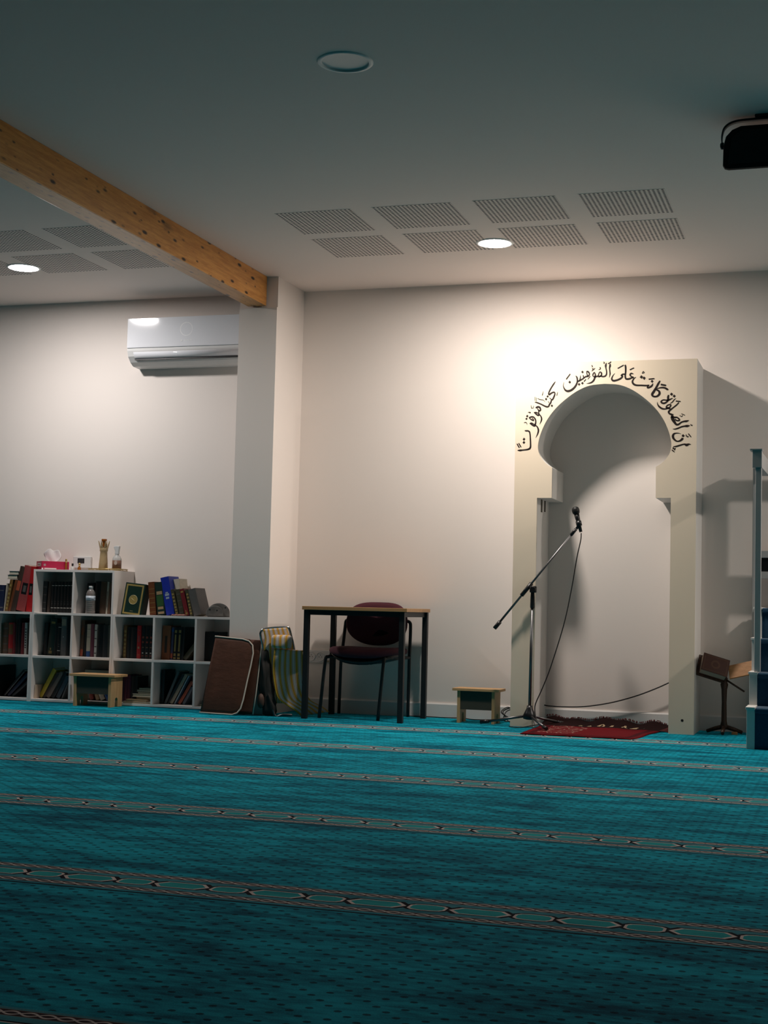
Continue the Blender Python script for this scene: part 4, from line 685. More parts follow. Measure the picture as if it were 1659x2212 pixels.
rim = MB()
rp = [(-2.575, -0.245), (-2.335, -0.245), (-2.335, -0.09), (-2.575, -0.09), (-2.575, -0.245)]
rim.tube([(x, y, ZT+0.013) for x, y in rp], 0.0028, 8)
for i in range(4):
    (xa, ya), (xb, yb) = rp[i], rp[i+1]
    for k in range(7):
        rim.tube([(xa+(xb-xa)*k/7, ya+(yb-ya)*k/7, ZT+0.003), (xa+(xb-xa)*(k+.5)/7, ya+(yb-ya)*(k+.5)/7, ZT+0.012)], 0.0018, 6)
obj('rim', rim, M_GOLDM, tr)
zt2 = ZT+0.0042
M_BEIGEG = mat('beige gilded ceramic', (.44, .32, .17), 0.4, var=.18, nscale=60)
vb = bottle('carved_bottle', 'tall beige bottle with flared crown and amber stopper on the gold tray', 'bottle', -2.504, -0.15, zt2, [('body', [(.031, 0), (.034, .004), (.032, .05), (.028, .10), (.026, .135), (.030, .142), (.030, .16), (.026, .165)], M_BEIGEG), ('stopper', [(.008, .166), (.014, .18), (.009, .195), (.016, .21), (.021, .222), (.018, .229)], M_AMBER)])
cr = MB()
for k in range(8):
    a2 = 2*pi*k/8
    cr.prism([(-.010, 0), (.010, 0), (.006, .03), (0.001, .056), (-.001, .056), (-.006, .03)], -.0012, .0012, M=Matrix.Translation((-2.504, -.15, zt2+.160)) @ Matrix.Rotation(a2, 4, 'Z') @ Matrix.Translation((0, -.028, 0)) @ Matrix.Rotation(radians(16), 4, 'X'))
obj('crown', cr, M_BEIGEG, vb)
sbp = bottle('spray_bottle', 'clear spray bottle with brown label and white cap on the gold tray', 'bottle', -2.383, -0.17, zt2, [('body', [(.030, 0), (.033, .004), (.033, .085), (.026, .100), (.012, .112), (.012, .116)], M_CLEAR), ('label', [(.0335, .012), (.0335, .072)], mat('brown label', (.20, .095, .06), .5, var=.08))])
obj('spray_cap', MB().prism([(-.014, .1165), (.014, .1165), (.016, .145), (.020, .176), (-.004, .179), (-.025, .174), (-.026, .166), (-.015, .146)], -.011, .011, bev=.003, M=Matrix.Translation((-2.383, -.17, zt2))), M_WPLAST2, sbp)
obj('label_seal', MB().lathe([(0, 0), (.013, 0)], M=Matrix.Translation((-2.375, -.2042, zt2+.052)) @ RX, seg=20, capb=False, capt=False), mat('pale label print', (.55, .45, .38), .5), sbp)
# water bottle
wx, wy, wz = -2.535, -0.262, 0.6487
wbp = [(.030, 0), (.034, .004)]
for k in range(6):
    z0 = .012+.014*k
    wbp += [(.034, z0), (.0345, z0+.007), (.0315, z0+.011)]
wbp += [(.034, .098), (.034, .128), (.0335, .135), (.032, .150), (.022, .168), (.013, .176), (.013, .180)]
bottle('water_bottle', "clear plastic water bottle with blue and white label in tall shelf's top right cell", 'bottle', wx, wy, wz, [('body', wbp, mat('clear ribbed plastic', (.62, .56, .52), 0.06, var=.02, Transmission_Weight=0.75)), ('label', [(.0348, .096), (.0348, .128)], mat('white blue label', (.62, .68, .76), .4, var=.02)), ('cap', [(.0155, .1805), (.0155, .197), (.0145, .199)], M_WPLAST2)])
wb = [o for o in COL.objects if o.name.startswith('water_bottle')][0]
lb = MB()
for i in range(7):
    a0, a1 = radians(-120+14*i), radians(-106+14*i)
    lb.bm.faces.new([lb.bm.verts.new((wx+.0352*cos(a), wy+.0352*sin(a), wz+z)) for a, z in ((a0, .118-.0022*i), (a1, .1158-.0022*i), (a1, .1195-.003*i-.004), (a0, .1225-.003*i-.004))])
obj('label_print', lb, bmat('navy'), wb)

# ------------------------------------------------------------------ sockets and cables on the wall
so = thing('wall_socket', 'white double wall socket low on the wall behind the table', 'socket', (-0.853, -0.006, 0.345))
obj('plate', MB().box((-0.937, -0.012, 0.3445), (-0.770, -0.0008, 0.4325), bev=0.003), M_WPLAST2, so)
for x in (-0.911, -0.842):
    o = obj('socket_well', MB().lathe([(.0275, -.004), (.031, 0), (.031, .0035), (.029, .0035), (.0265, -.0005), (0, -.0005)], M=Matrix.Translation((x, -.0123, .388)) @ RX, seg=32, capb=False, capt=False), M_WPLAST2, so)
    pin = MB()
    for dx, dz in ((-.0095, -.002), (.0095, -.002), (0, .011)):
        pin.lathe([(0, 0), (.003, 0)], M=Matrix.Translation((x+dx, -.0132, .388+dz)) @ RX, seg=10, capb=False, capt=False)
    obj('pin_hole', pin, M_BLACKP, o)
obj('tag_strip', MB().box((-0.810, -0.0126, 0.350), (-0.775, -0.0118, 0.364)), bmat('beige'), so)
M_CABLE = mat('black rubber cable', (.010, .008, .008), 0.5, var=.1)
def cable(label, pts, r=0.0042, n=8):
    return tag(obj('cable', MB().tube(catmull(pts, n), r, 8), M_CABLE), label, 'cable')
cable('black cable sagging across the wall inside the arched niche', [(.7715, -.06, .122), (.80, -.05, .117), (.90, -.045, .115), (1.02, -.045, .121), (1.14, -.048, .140), (1.25, -.05, .166), (1.38, -.05, .208), (1.50, -.05, .258), (1.59, -.05, .302), (1.6255, -.05, .320)])
cb = [(-.18, -.05, .006), (-.05, -.035, .006), (.08, -.045, .006), (.20, -.03, .007), (.30, -.10, .006), (.40, -.06, .007), (.50, -.05, .008)]
for k in range(22):
    a2 = k*0.78; cb.append((.555+(.055+.012*sin(k*1.3))*cos(a2), -.10+.035*sin(a2), .05+.042*sin(a2*.93+.4)+.006*sin(k*2.1)))
cb += [(.59, -.13, .012), (.604, -.2, .006)]
cable('black cable along the skirting, coiled up behind the right stool', [(p[0], p[1], max(.005, p[2])) for p in cb], 0.0036, 6)

# ------------------------------------------------------------------ table
tg = thing('table', 'small wooden-topped table on black square steel legs, in front of the chair', 'table', (-0.385, -0.38, 0))
obj('table_top', MB().box((-0.746, -0.652, 0.717), (-0.020, -0.102, 0.741), bev=0.002), M_TABLE, tg)
ap = MB().box((-0.700, -0.636, 0.684), (-0.078, -0.606, 0.7168)).box((-0.690, -0.148, 0.684), (-0.06, -0.118, 0.7168)).box((-0.736, -0.605, 0.684), (-0.706, -0.149, 0.7168)).box((-0.072, -0.605, 0.684), (-0.042, -0.149, 0.7168))
obj('apron_frame', ap, M_BLACKM, tg)
for x, y in ((-0.719, -0.622), (-0.058, -0.622), (-0.706, -0.134), (-0.044, -0.134)):
    obj('leg', MB().box((x-.0175, y-.0175, 0.0), (x+.0175, y+.0175, 0.7168), bev=0.002), M_BLACKM, tg)

# ------------------------------------------------------------------ chair
def loft(rings, capb=True, capt=True):
    mb = MB(); R_ = [[mb.bm.verts.new(p) for p in r] for r in rings]; n = len(R_[0])
    for i in range(len(R_)-1):
        for k in range(n):
            f = mb.bm.faces.new((R_[i][k], R_[i][(k+1) % n], R_[i+1][(k+1) % n], R_[i+1][k])); f.smooth = True
    if capb: mb.bm.faces.new(R_[0][::-1]).smooth = True
    if capt: mb.bm.faces.new(R_[-1]).smooth = True
    return mb
def sup(a, b, e, n=40):
    o = []
    for k in range(n):
        t = 2*pi*k/n; c, s = cos(t), sin(t)
        o.append((a*math.copysign(abs(c)**(2/e), c), b*math.copysign(abs(s)**(2/e), s)))
    return o
ch = thing('chair', 'maroon upholstered stacking chair with black legs, pushed in behind the table', 'chair', (-0.40, -0.29, 0))
sx, sy = -0.392, -0.295
def seat_z(x, y): return 0.014*(x/.25)**2 - 0.016*max(0, (-y-.12)/.12)**2 + 0.004
outer = sup(.250, .232, 3.2)
obj('seat', loft([[(sx+x*k, sy+y*k, .420+dz+seat_z(x*k, y*k)) for x, y in outer] for k, dz in ((.90, -.012), (.985, .0), (1.0, .014), (.985, .028), (.92, .038), (.75, .044), (.4, .045), (.1, .045))]), M_MAROON, ch)
obj('seat_shell', loft([[(sx+x*k, sy+y*k, .420+dz+seat_z(x*k, y*k)-.030*(1-(x/.25)**2)*(k < .95)) for x, y in outer] for k, dz in ((.2, -.040), (.6, -.036), (.85, -.028), (.94, -.008), (.93, .0))]), M_BLACKP, ch)
bx, bz = -0.402, 0.632
def bpt(x, z, dy):
    return (bx+x, -.050-.055*(x/.225)**2 + .12*(z)*0.5 + dy, bz+z)
bo = []
for k in range(48):
    t = 2*pi*k/48; c, s = cos(t), sin(t)
    if s >= 0: bo.append((.222*math.copysign(abs(c)**.62, c), .148*abs(s)**.75))
    else: bo.append((.222*math.copysign(abs(c)**.85, c), -.152*abs(s)**.95))
obj('backrest', loft([[bpt(x*k, z*k, dy) for x, z in bo] for k, dy in ((.05, -.026), (.5, -.026), (.85, -.022), (.97, -.012), (1.0, 0.0), (.985, .008))]), M_MAROON, ch)
obj('back_shell', loft([[bpt(x*k, z*k, dy) for x, z in bo] for k, dy in ((.99, .009), (.95, .018), (.6, .024), (.05, .025))]), M_BLACKP, ch)
fl_ = dict(fl=[(-.60, -.40, .412), (-.622, -.47, .405), (-.632, -.490, .37), (-.655, -.515, 0)], fr=[(-.19, -.40, .412), (-.215, -.47, .405), (-.222, -.492, .37), (-.244, -.515, 0)],
  bl=[(-.606, -.085, .655), (-.632, -.082, .645), (-.640, -.08, .60), (-.655, -.085, .43), (-.664, -.08, .38), (-.684, -.040, 0)], br_=[(-.196, -.085, .655), (-.170, -.082, .645), (-.164, -.08, .60), (-.166, -.085, .43), (-.168, -.08, .38), (-.178, -.052, 0)])
for k_, p_ in fl_.items(): obj('leg', MB().tube(catmull(p_, 5), .0115, 12), M_BLACKM, ch)
obj('seat_frame', MB().tube([(-.62, -.46, .405), (-.652, -.09, .405)], .010, 10).tube([(-.213, -.46, .405), (-.167, -.09, .405)], .010, 10).tube([(-.652, -.10, .405), (-.167, -.10, .405)], .010, 10), M_BLACKM, ch)

# ------------------------------------------------------------------ oak stools
def stool(label, x0, x1, y0, y1, h):
    t = thing('stool', label, 'stool', ((x0+x1)/2, (y0+y1)/2, 0), 'small oak stools')
    obj('top', MB().box((x0, y0, h-.017), (x1, y1, h), bev=.0012), M_STOOL, t)
    ym = (y0+y1)/2; y0, y1 = y0+.012, y1-.012; i0, i1 = x0+.032, x1-.032
    notch = [(ym+.020*cos(a), .045+.020*sin(a)) for a in [pi*k/8 for k in range(9)]]
    pol = [(y0, 0), (y0, h-.0173), (y1, h-.0173), (y1, 0), (ym+.020, 0)]+notch+[(ym-.020, 0)]
    for a in (i0, i1-.020): obj('leg_panel', MB().prism(pol, a, a+.020, axis='x'), M_STOOLV, t)
    obj('apron', MB().box((i0+.0202, y0+.006, .088), (i1-.0202, y0+.020, h-.0174)), M_OLIVE, t)
    return t
stool('small oak stool in front of the white cube shelves at left', -2.543, -2.185, -0.512, -0.318, .2265)
stool('small oak stool by the wall, left of the arched niche', 0.213, 0.530, -0.352, -0.165, .2265)

# ------------------------------------------------------------------ folded brown floor mat
M_BROWN = mat('brown leatherette', (.085, .032, .018), 0.6, var=.3, spec=0.3, nscale=9, bmp=.0)
nt = M_BROWN.node_tree; bump(nt, nt.nodes['Principled BSDF'], noise(nt, coords(nt, (1, 1, 2.2)), 7, 4), .35, .012)
M_PIPE = mat('cream piping', (.58, .52, .44), 0.7, var=.06)
fm = thing('folding_mat', 'folded brown padded floor mat with cream piping leaning on the pillar', 'floor mat', (-1.27, -0.60, 0))
def pad(name, ol, t_, ch_):
    pts = catmull([Vector(p) for p in ol]+[Vector(ol[0])], 1)[:-1]
    mb = MB(); n = Vector((0, 1, .23)).normalized()
    c = sum((Vector(p) for p in ol), Vector())/len(ol)
    rings = []
    for k, d in ((.5, -.004), (.9, -.002), (.985, .004), (1.0, t_*.5), (.985, t_-.004), (.9, t_), (.5, t_)):
        rings.append([tuple(c+(Vector(p)-c)*k+n*d) for p in ol])
    m2 = loft(rings)
    for v in m2.bm.verts: v.co.z = max(v.co.z, .0015)
    o = obj(name, m2, M_BROWN, fm)
    tp = MB().tube([tuple(Vector(p)+n*.002) for p in ol[ch_[0]:ch_[1]]], .0048, 8)
    for v in tp.bm.verts: v.co.z = max(v.co.z, .001)
    obj('piping', tp, M_PIPE, o)
def dense(ol): return [p for p in catmull(ol+[ol[0]], 4)][:-1]
L1 = MISC['leaf1']; L2 = MISC['leaf2']
pad('front_leaf', L1, .026, (0, 14)); pad('rear_leaf', [(-1.38, -.5475, .510), L2[0], L2[1], L2[2], L2[3], L2[4], L2[5], L2[6], (-1.42, -.611, .012)], .024, (2, 7))
obj('fold_hinge', MB().grid([[(-1.398, -.562, .522), (-1.155, -.566, .503)], [(-1.398, -.548, .527), (-1.155, -.552, .508)], [(-1.398, -.535, .522), (-1.155, -.538, .503)]], .003), M_BROWN, fm)

# ------------------------------------------------------------------ dark bag
bag = MISC['bag']
bc = sum((Vector(p) for p in bag), Vector())/len(bag)
bp = [tuple(p) for p in catmull([Vector(p) for p in bag]+[Vector(bag[0])], 3)][:-1]
rr = []
for k, d in ((.3, -.035), (.75, -.025), (1.0, 0), (1.0, .05), (.75, .075), (.3, .085)):
    rr.append([((bc.x+(p[0]-bc.x)*k+.006*sin(9*i+d*40)), bc.y+.022+d*.5+.003*sin(5*i), max(.002, bc.z+(p[2]-bc.z)*k)) for i, p in enumerate(bp)])
bg = obj('cloth_bag', loft(rr), mat('dark grey canvas', (.030, .027, .024), .9, var=.4, nscale=14, bmp=.2))
tag(bg, 'dark grey cloth bag slumped between the brown mat and the striped folding chair', 'bag')
obj('flap', loft([[(-1.045+.025*k*cos(t), -.592+dy, .10+.05*k*sin(t)) for t in [2*pi*i/12 for i in range(12)]] for k, dy in ((.3, -.012), (1, -.004), (1, .004))]), mat('brown leather', (.09, .045, .03), .6, var=.2), bg)

# ------------------------------------------------------------------ striped folding beach chair
def stripe_mat(name, axis_attr=None):
    m, nt, b = newmat(name)
    uv = nt.nodes.new('ShaderNodeUVMap'); sp = nt.nodes.new('ShaderNodeSeparateXYZ'); nt.links.new(uv.outputs[0], sp.inputs[0])
    u = N(nt, sp.outputs[0]); f = (u*5.2+0.08).frac()
    white = (.62, .58, .54); yel = (.58, .30, .03); org = (.40, .13, .03)
    c = mixc(nt, f.gt(.02)*f.lt(.40), white, yel)
    c = mixc(nt, f.gt(.46)*f.lt(.52), c, org); c = mixc(nt, f.gt(.64)*f.lt(.86)*0.35, c, (.45, .40, .42)); c = mixc(nt, f.gt(.89)*f.lt(.95), c, org)
    nz = noise(nt, coords(nt), 400, 2)
    nt.links.new(c, b.inputs['Base Color']); b.inputs['Roughness'].default_value = .85
    bump(nt, b, nz, .2, .001)
    return m
M_STRIPE = stripe_mat('yellow and white striped canvas')
def sheet(name, rows, thick, parent, n=10, ripple=0.0, sub=True):
    bm = bmesh.new(); uvl = bm.loops.layers.uv.new('UVMap')
    Ls = catmull([r[0] for r in rows], 4); Rs = catmull([r[1] for r in rows], 4)
    V = []
    for i, (l, r) in enumerate(zip(Ls, Rs)):
        l, r = Vector(l), Vector(r); row = []
        for j in range(n+1):
            t = j/n; p = l.lerp(r, t); p.y -= ripple*sin(pi*t)+ripple*.25*sin(t*9+i*.3); row.append(bm.verts.new(p))
        V.append(row)
    fs = []
    for i in range(len(V)-1):
        for j in range(n):
            f = bm.faces.new((V[i][j], V[i][j+1], V[i+1][j+1], V[i+1][j])); f.smooth = True; fs.append(f)
            for lp, (a, b2) in zip(f.loops, ((j, i), (j+1, i), (j+1, i+1), (j, i+1))): lp[uvl].uv = (a/n, b2/len(V))
    bmesh.ops.recalc_face_normals(bm, faces=fs)
    bmesh.ops.solidify(bm, geom=fs, thickness=thick)
    return obj(name, bm, M_STRIPE, parent)
be = thing('beach_chair', 'folded beach chair with yellow and white striped fabric beside the pillar', 'beach chair', (-0.92, -0.50, 0))
obj('frame', MB().tube([(p[0], p[1], max(p[2], .011)) for p in catmull(MISC['frame'], 4)], .009, 10), M_CHROME, be)
obj('leg_tube', MB().tube(catmull([(-1.03, -.555, .40), (-.995, -.56, .2), (-.955, -.565, .012), (-.90, -.555, .012), (-.84, -.53, .012)], 5), .008, 10), M_STEEL, be)
sheet('back_fabric', [tuple(tuple(p) for p in r) for r in MISC['back']], .003, be, 10)
sheet('seat_fabric', [((-.962, -.535, .442), (-.802, -.445, .434))]+[tuple(tuple(p) for p in r) for r in MISC['seat']], .003, be, 14, .010)
pr_ = MISC['pil']
obj('hem', MB().tube(catmull([r[0] for r in MISC['seat']], 4), .004, 8), mat('yellow hem', (.50, .32, .02), .8, var=.1), be)
pc = Vector((-.925, -.548, .498))
po = []
for k in range(32):
    t = 2*pi*k/32; c, s = cos(t), sin(t); po.append((.060*math.copysign(abs(c)**.4, c), .046*math.copysign(abs(s)**.4, s)))
bmp_ = loft([[(pc.x+x*k, pc.y+dy+.5*x*k, pc.z+z*k) for x, z in po] for k, dy in ((.1, -.036), (.6, -.034), (.88, -.026), (1, -.010), (1, .008))])
uvl = bmp_.bm.loops.layers.uv.new('UVMap')
for f in bmp_.bm.faces:
    for lp in f.loops: lp[uvl].uv = ((lp.vert.co.x-pc.x)/.18+.2, 0)
obj('pillow', bmp_, M_STRIPE, be)

# ------------------------------------------------------------------ microphone stand
mx, my = 0.756, -0.458
ms = thing('microphone_stand', 'chrome and black boom microphone stand on three legs before the niche', 'microphone stand', (mx, my, 0))
obj('hub', MB().lathe([(.018, .050), (.040, .056), (.043, .075), (.034, .095), (.020, .122), (.017, .140)], (mx, my, 0), 20), M_BLACKP, ms)
for a2, rl in ((178, .325), (302, .31), (55, .30)):
    a2 = radians(a2); dx, dy = cos(a2), sin(a2)
    l = obj('leg', MB().tube([(mx+.03*dx, my+.03*dy, .072), (mx+(rl-.03)*dx, my+(rl-.03)*dy, .024)], .0085, 10), M_STEEL, ms)
    obj('rubber_foot', MB().tube([(mx+(rl-.055)*dx, my+(rl-.055)*dy, .028), (mx+rl*dx, my+rl*dy, .019)], .0118, 10), M_BLACKP, l)
obj('pole', MB().tube([(mx, my, .12), (mx+.006, my, .775)], .010, 14), M_STEEL, ms)
obj('clutch_grip', MB().lathe([(.0135, .762), (.0155, .772), (.0145, .83), (.0125, .862), (.011, .868)], (mx+.007, my, 0), 16), M_BLACKP, ms)
hd = MB().box((.745, my-.018, .862), (.787, my+.016, .905), bev=.006)
hd.lathe([(.016, -.026), (.019, -.022), (.019, .022), (.016, .026)], M=Matrix.Translation((.766, my, .884)) @ RX, seg=20)
obj('swivel_head', hd, M_BLACKP, ms)
B0 = Vector((.516, my, .626)); B1 = Vector((1.020, my, 1.252)); bd = (B1-B0).normalized()
obj('boom', MB().tube([B0+bd*.05, B1], .0072, 12), M_STEEL, ms)
obj('counterweight', MB().tube([B0, B0+bd*.058], .0135, 14), M_BLACKP, ms)
obj('boom_clamp', MB().tube([(.690, my, .842), (.755, my, .923)], .0135, 12), M_BLACKP, ms)
obj('end_sleeve', MB().tube([B1-bd*.022, B1+bd*.028], .0105, 12), M_BLACKP, ms)
mi = thing('microphone', 'black handheld microphone clipped to the top of the boom', 'microphone', (1.05, my, 1.25))
mt, mb_ = Vector((1.0335, my, 1.392)), Vector((1.069, my, 1.255)); mdv = (mt-mb_).normalized()
obj('body', MB().tube([mb_, mb_+mdv*.04, mb_+mdv*.09, mb_+mdv*.118], [.010, .012, .0155, .017], 16), M_BLACKP, mi)
hq = Matrix.Translation(mt) @ Vector((0, 0, 1)).rotation_difference(mdv).to_matrix().to_4x4()
obj('grille', MB().lathe([(.014, -.024), (.021, -.019), (.0245, -.006), (.0245, .006), (.021, .017), (.012, .0235), (.002, .025)], M=hq, seg=24), mat('dark mesh grille', (.014, .014, .014), .5, .4, var=.5, nscale=500), mi)
obj('clip', MB().tube([B1+bd*.030, (1.052, my, 1.290), mb_+mdv*.062], [.009, .010, .0175], 12).tube([mb_+mdv*.040, mb_+mdv*.072], .0185, 14), M_BLACKP, mi)
cable('black microphone cable hanging from the microphone to the stand base', [(1.071, my, 1.248), (1.069, my-.004, 1.20), (1.047, my-.008, 1.088), (1.015, my-.01, .883), (.970, my-.012, .660), (.890, my-.012, .390), (.837, my-.010, .250), (.800, my-.008, .165), (.792, my-.01, .12), (.806, my-.03, .06), (.83, my-.05, .03), (.80, my-.12, .0235), (.72, my-.10, .006), (.64, my-.07, .006)], .0036, 6)

# ------------------------------------------------------------------ red prayer rug
def rug_mat():
    m, nt, b = newmat('red prayer rug'); uv = nt.nodes.new('ShaderNodeUVMap'); sp = nt.nodes.new('ShaderNodeSeparateXYZ'); nt.links.new(uv.outputs[0], sp.inputs[0])
    u, v = N(nt, sp.outputs[0]), N(nt, sp.outputs[1])
    nz = noise(nt, coords(nt), 60, 3)
    c = mixc(nt, nz, (.075, .0018, .004), (.15, .005, .009))
    eu = u.min(1-u); ev = v.min(1-v); e = eu.min(ev)
    vo = nt.nodes.new('ShaderNodeTexVoronoi'); vo.feature = 'DISTANCE_TO_EDGE'; vo.inputs['Scale'].default_value = 13
    nt.links.new(uv.outputs[0], vo.inputs['Vector']); dd = N(nt, vo.outputs['Distance'])
    c = mixc(nt, dd.lt(.035)*u.lt(.42)*u.gt(.07)*v.gt(.18), c, (.26, .16, .13))
    c = mixc(nt, e.gt(.05)*e.lt(.10), c, (.05, .003, .006))
    c = mixc(nt, v.gt(.72), c, (.014, .004, .004))
    q = ((u*11).frac()-.5).abs(); c = mixc(nt, v.gt(.76)*v.lt(.83)*u.gt(.30)*u.lt(.85)*(q+(v-.795)*3+(noise(nt, uv.outputs[0], 9, 3)-.5)*1.6).abs().lt(.12), c, (.45, .33, .20))
    nt.links.new(c, b.inputs['Base Color']); b.inputs['Roughness'].default_value = .95
    b.inputs['Specular IOR Level'].default_value = .1; bump(nt, b, nz, .5, .004)
    return m
A_, B_, C_, D_ = Vector((.815, -1.00, 0)), Vector((1.475, -.985, 0)), Vector((1.606, -.11, 0)), Vector((.800, -.11, 0))
bmr = bmesh.new(); uvl = bmr.loops.layers.uv.new('UVMap'); nu, nv_ = 40, 26; V = []
for j in range(nv_+1):
    v = j/nv_; row = []
    for i in range(nu+1):
        u = i/nu; p = A_.lerp(B_, u).lerp(D_.lerp(C_, u), v)
        bunch = max(0, (v-.62)/.38)
        p.z = .006+.0035*(1+sin(u*17+v*5))*(.3+bunch)+bunch**1.4*(.036+.007*sin(u*13+1.2)+.006*sin(u*31))
        if u > .86: p.z *= 1-.45*(u-.86)/.14
        p.x += .012*sin(v*9)*u
        row.append(bmr.verts.new(p))
    V.append(row)
fs = []
for j in range(nv_):
    for i in range(nu):
        f = bmr.faces.new((V[j][i], V[j][i+1], V[j+1][i+1], V[j+1][i])); f.smooth = True; fs.append(f)
        for lp, (a, c) in zip(f.loops, ((i, j), (i+1, j), (i+1, j+1), (i, j+1))): lp[uvl].uv = (a/nu, c/nv_)
bmesh.ops.recalc_face_normals(bmr, faces=fs); bmesh.ops.solidify(bmr, geom=fs, thickness=.004)
rug = tag(obj('prayer_rug', bmr, rug_mat()), 'rumpled dark red patterned prayer rug with fringe at the foot of the niche', 'rug')
fg = MB(); rnd = random.Random(9)
for i in range(95):
    u = i/94; p = D_.lerp(C_, u); z0 = .046+.007*sin(u*13+1.2)+.006*sin(u*31)
    if u > .86: z0 *= 1-.45*(u-.86)/.14
    x = p.x+.012*sin(9)*u; l_ = rnd.uniform(.02, .04); dx = rnd.uniform(-.014, .014)
    fg.tube([(x, p.y-.004, z0), (x+dx*.5, p.y+.012, z0+.010), (x+dx, p.y+l_, z0+rnd.uniform(-.012, .012))], [.003, .0026, .0012], 5)
for j in range(30):
    v = .70+.30*j/29; p = B_.lerp(C_, v); z0 = .01+max(0, (v-.62)/.38)**1.4*.02
    fg.tube([(p.x+.012*sin(v*9), p.y, z0), (p.x+.03, p.y+rnd.uniform(-.012, .012), z0*.8), (p.x+.055, p.y+rnd.uniform(-.02, .02), .004)], [.003, .0026, .0012], 5)
obj('fringe', fg, mat('dark red wool fringe', (.075, .010, .010), .95, var=.4), rug)

# ------------------------------------------------------------------ pulpit stairs at right
pz = [.221, .410, .604, .786]; py = [-1.205, -.995, -.785, -.575]
st = thing('pulpit_stairs', 'white pulpit stairs with dark blue carpeted steps and handrail at far right', 'stairs', (2.63, -0.65, 0))
PX0, PX1, PX2, PX3 = 2.154, 2.199, 3.10, 3.145
def stringer():
    po = [(py[0], 0)]
    for i in range(4):
        po += [(py[i], pz[i])]
        po += [((py[i+1] if i < 3 else -.03), pz[i])]
    po += [(-.03, 0)]
    out = []
    for p in po:
        if not out or out[-1] != p: out.append(p)
    return out
for a, c in ((PX0, PX1), (PX2, PX3)): obj('side_board', MB().prism(stringer(), a, c, axis='x', bev=.0015), M_MDF, st)
for i in range(4):
    yb = py[i+1] if i < 3 else -.04
    obj('edge_cap', MB().box((PX0-.006, py[i]-.006, pz[i]+.0003), (PX1+.002, yb-.001, pz[i]+.014), bev=.002), M_MDF, st)
for i in range(4):
    zb = pz[i-1] if i else 0
    obj('riser', MB().box((PX1+.0005, py[i]+.006, zb+.0005), (PX2-.0005, py[i]+.02, pz[i]-.02)), M_STEPC, st)
    obj('tread', MB().box((PX1+.0005, py[i]-.006, pz[i]-.020), (PX2-.0005, (py[i+1]+.004) if i < 3 else -.04, pz[i]+.010), bev=.008), M_STEPC, st)
M_RAIL = mat('grey white painted rail', (.50, .49, .48), .45, var=.03)
obj('post', MB().box((2.180, -.990, pz[1]+.0145), (2.2145, -.945, 1.606), bev=.0025), M_RAIL, st)
obj('post_cap', MB().box((2.163, -1.008, 1.6062), (2.217, -.93, 1.706), bev=.002).box((2.149, -1.022, 1.7062), (2.220, -.918, 1.716), bev=.002), M_RAIL, st)
obj('handrail', MB().prism([(-.929, 1.612), (-.929, 1.702), (-.127, 1.738), (-.127, 1.640)], 2.170, 2.214, axis='x', bev=.002), M_RAIL, st)
for x in (2.112, 3.09): obj('post', MB().box((x, -.126, .0005 if x < 2.15 else pz[3]+.012), (x+.0415, -.080, 1.738), bev=.003), M_RAIL, st)
for z0, z1 in ((1.645, 1.735), (1.118, 1.163), (.985, 1.030)): obj('cross_rail', MB().box((2.154, -.115, z0), (3.0895, -.085, z1), bev=.002), M_RAIL, st)
obj('back_panel', MB().box((2.154, -.106, 1.0303), (3.0895, -.094, 1.1177)), M_BLACKP, st)

# ------------------------------------------------------------------ book stand between niche and stairs
rs = thing('book_stand', 'dark wooden pedestal book stand in the shadow between niche and stairs', 'book stand', (1.955, -0.23, 0))
obj('column', MB().lathe([(.020, .030), (.024, .05), (.017, .08), (.015, .2), (.018, .28), (.024, .31), (.018, .33), (.022, .352)], (1.952, -.215, 0), 16), M_DARKWOOD, rs)
for a2 in (20, 160, 270):
    a2 = radians(a2)
    obj('foot', MB().tube([(1.952+.012*cos(a2), -.215+.012*sin(a2), .045), (1.952+.06*cos(a2), -.215+.06*sin(a2), .032), (1.952+.115*cos(a2), -.215+.115*sin(a2), .012)], [.014, .013, .011], 8), M_DARKWOOD, rs)
n = Vector((.36, -.80, .48)).normalized(); u = Vector((.155, .045, -.048)); u = (u-n*u.dot(n)).normalized(); v = n.cross(u)
if v.z < 0: v = -v
o0 = Vector((1.975, -.285, .360))
QM = Matrix(((u.x, -n.x, v.x, o0.x), (u.y, -n.y, v.y, o0.y), (u.z, -n.z, v.z, o0.z), (0, 0, 0, 1)))
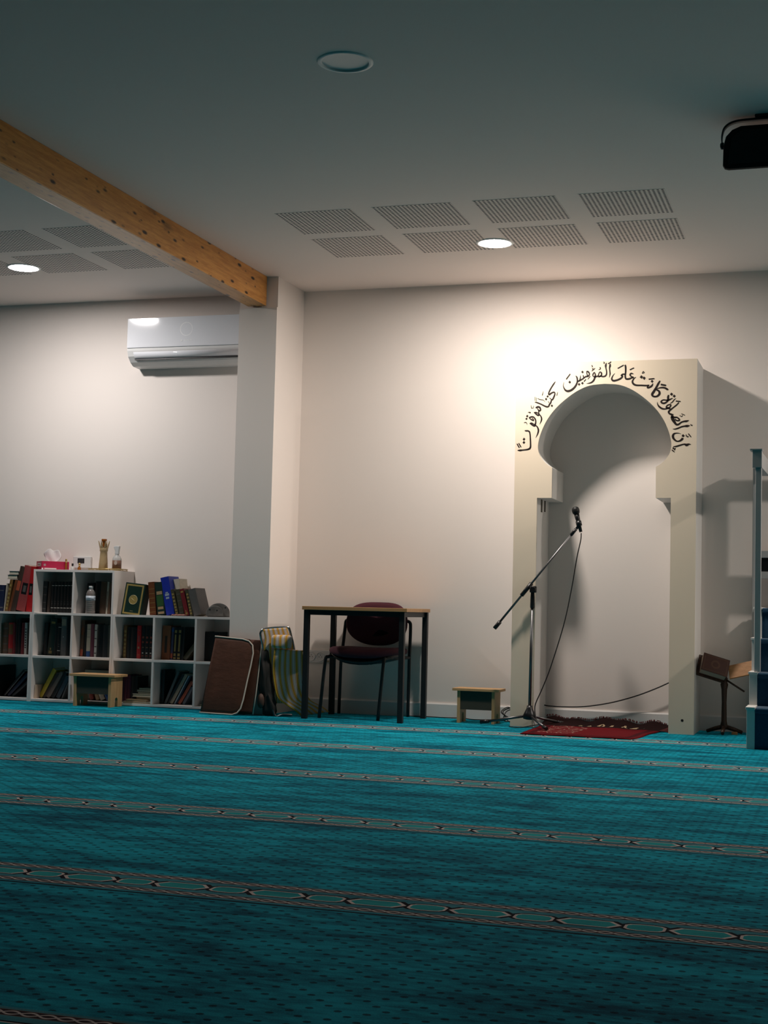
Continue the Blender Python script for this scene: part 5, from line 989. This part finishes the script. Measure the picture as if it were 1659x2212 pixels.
obj('left_leaf', MB().box((-.185, .058, -.012), (.004, .070, .135), bev=.002, M=QM), M_DARKWOOD, rs)
bkq = thing('holy_book', 'thick brown-red book with ornate cover propped on the left leaf of the book stand', 'book', tuple(o0))
obj('cover', MB().box((-.17, 0, 0), (0, .004, .124), bev=.001, M=QM).box((-.17, .053, 0), (0, .057, .124), bev=.001, M=QM).box((-.004, .003, 0), (.001, .054, .124), M=QM), mat('oxblood leather', (.085, .026, .016), .45, var=.2), bkq, loc=o0)
obj('page_block', MB().box((-.166, .0042, .003), (-.0045, .0528, .121), M=QM), mat('shaded page block', (.42, .34, .26), .8, var=.1), bkq, loc=o0)
fr2 = MB()
for x0, z0, x1, z1 in ((-.160, .010, -.010, .014), (-.160, .110, -.010, .114), (-.160, .014, -.156, .110), (-.014, .014, -.010, .110)): fr2.box((x0, -.0007, z0), (x1, .0003, z1), M=QM)
fr2.lathe([(.018, 0), (.030, 0)], M=QM @ Matrix.Translation((-.085, -.0006, .062)) @ RX, seg=20, capb=False, capt=False)
obj('cover_print', fr2, mat('faded gold tooling', (.16, .075, .045), .5, .2), bkq, loc=o0)
n2 = Vector((-.28, -.86, .42)).normalized(); u2 = Vector((.12, -.03, .035)); u2 = (u2-n2*u2.dot(n2)).normalized(); v2 = n2.cross(u2)
if v2.z < 0: v2 = -v2
o2 = Vector((1.988, -.275, .350))
QM2 = Matrix(((u2.x, -n2.x, v2.x, o2.x), (u2.y, -n2.y, v2.y, o2.y), (u2.z, -n2.z, v2.z, o2.z), (0, 0, 0, 1)))
obj('right_leaf', MB().box((0, 0, 0), (.165, .012, .092), bev=.002, M=QM2), M_ORWOOD, rs)
obj('strut', MB().tube([(1.965, -.225, .340), (2.075, -.20, .270)], .006, 8), M_DARKWOOD, rs)
tag(obj('lit_foot', MB().prism([(2.0, .0005), (2.036, .0005), (2.037, .014), (2.03, .018), (2.002, .017)], -.245, -.205, bev=.002), M_ORWOOD), 'small wooden foot of the book stand on the carpet, coloured as lit', 'book stand foot')  # the stand's lit foot: light put into its colour, other feet dark
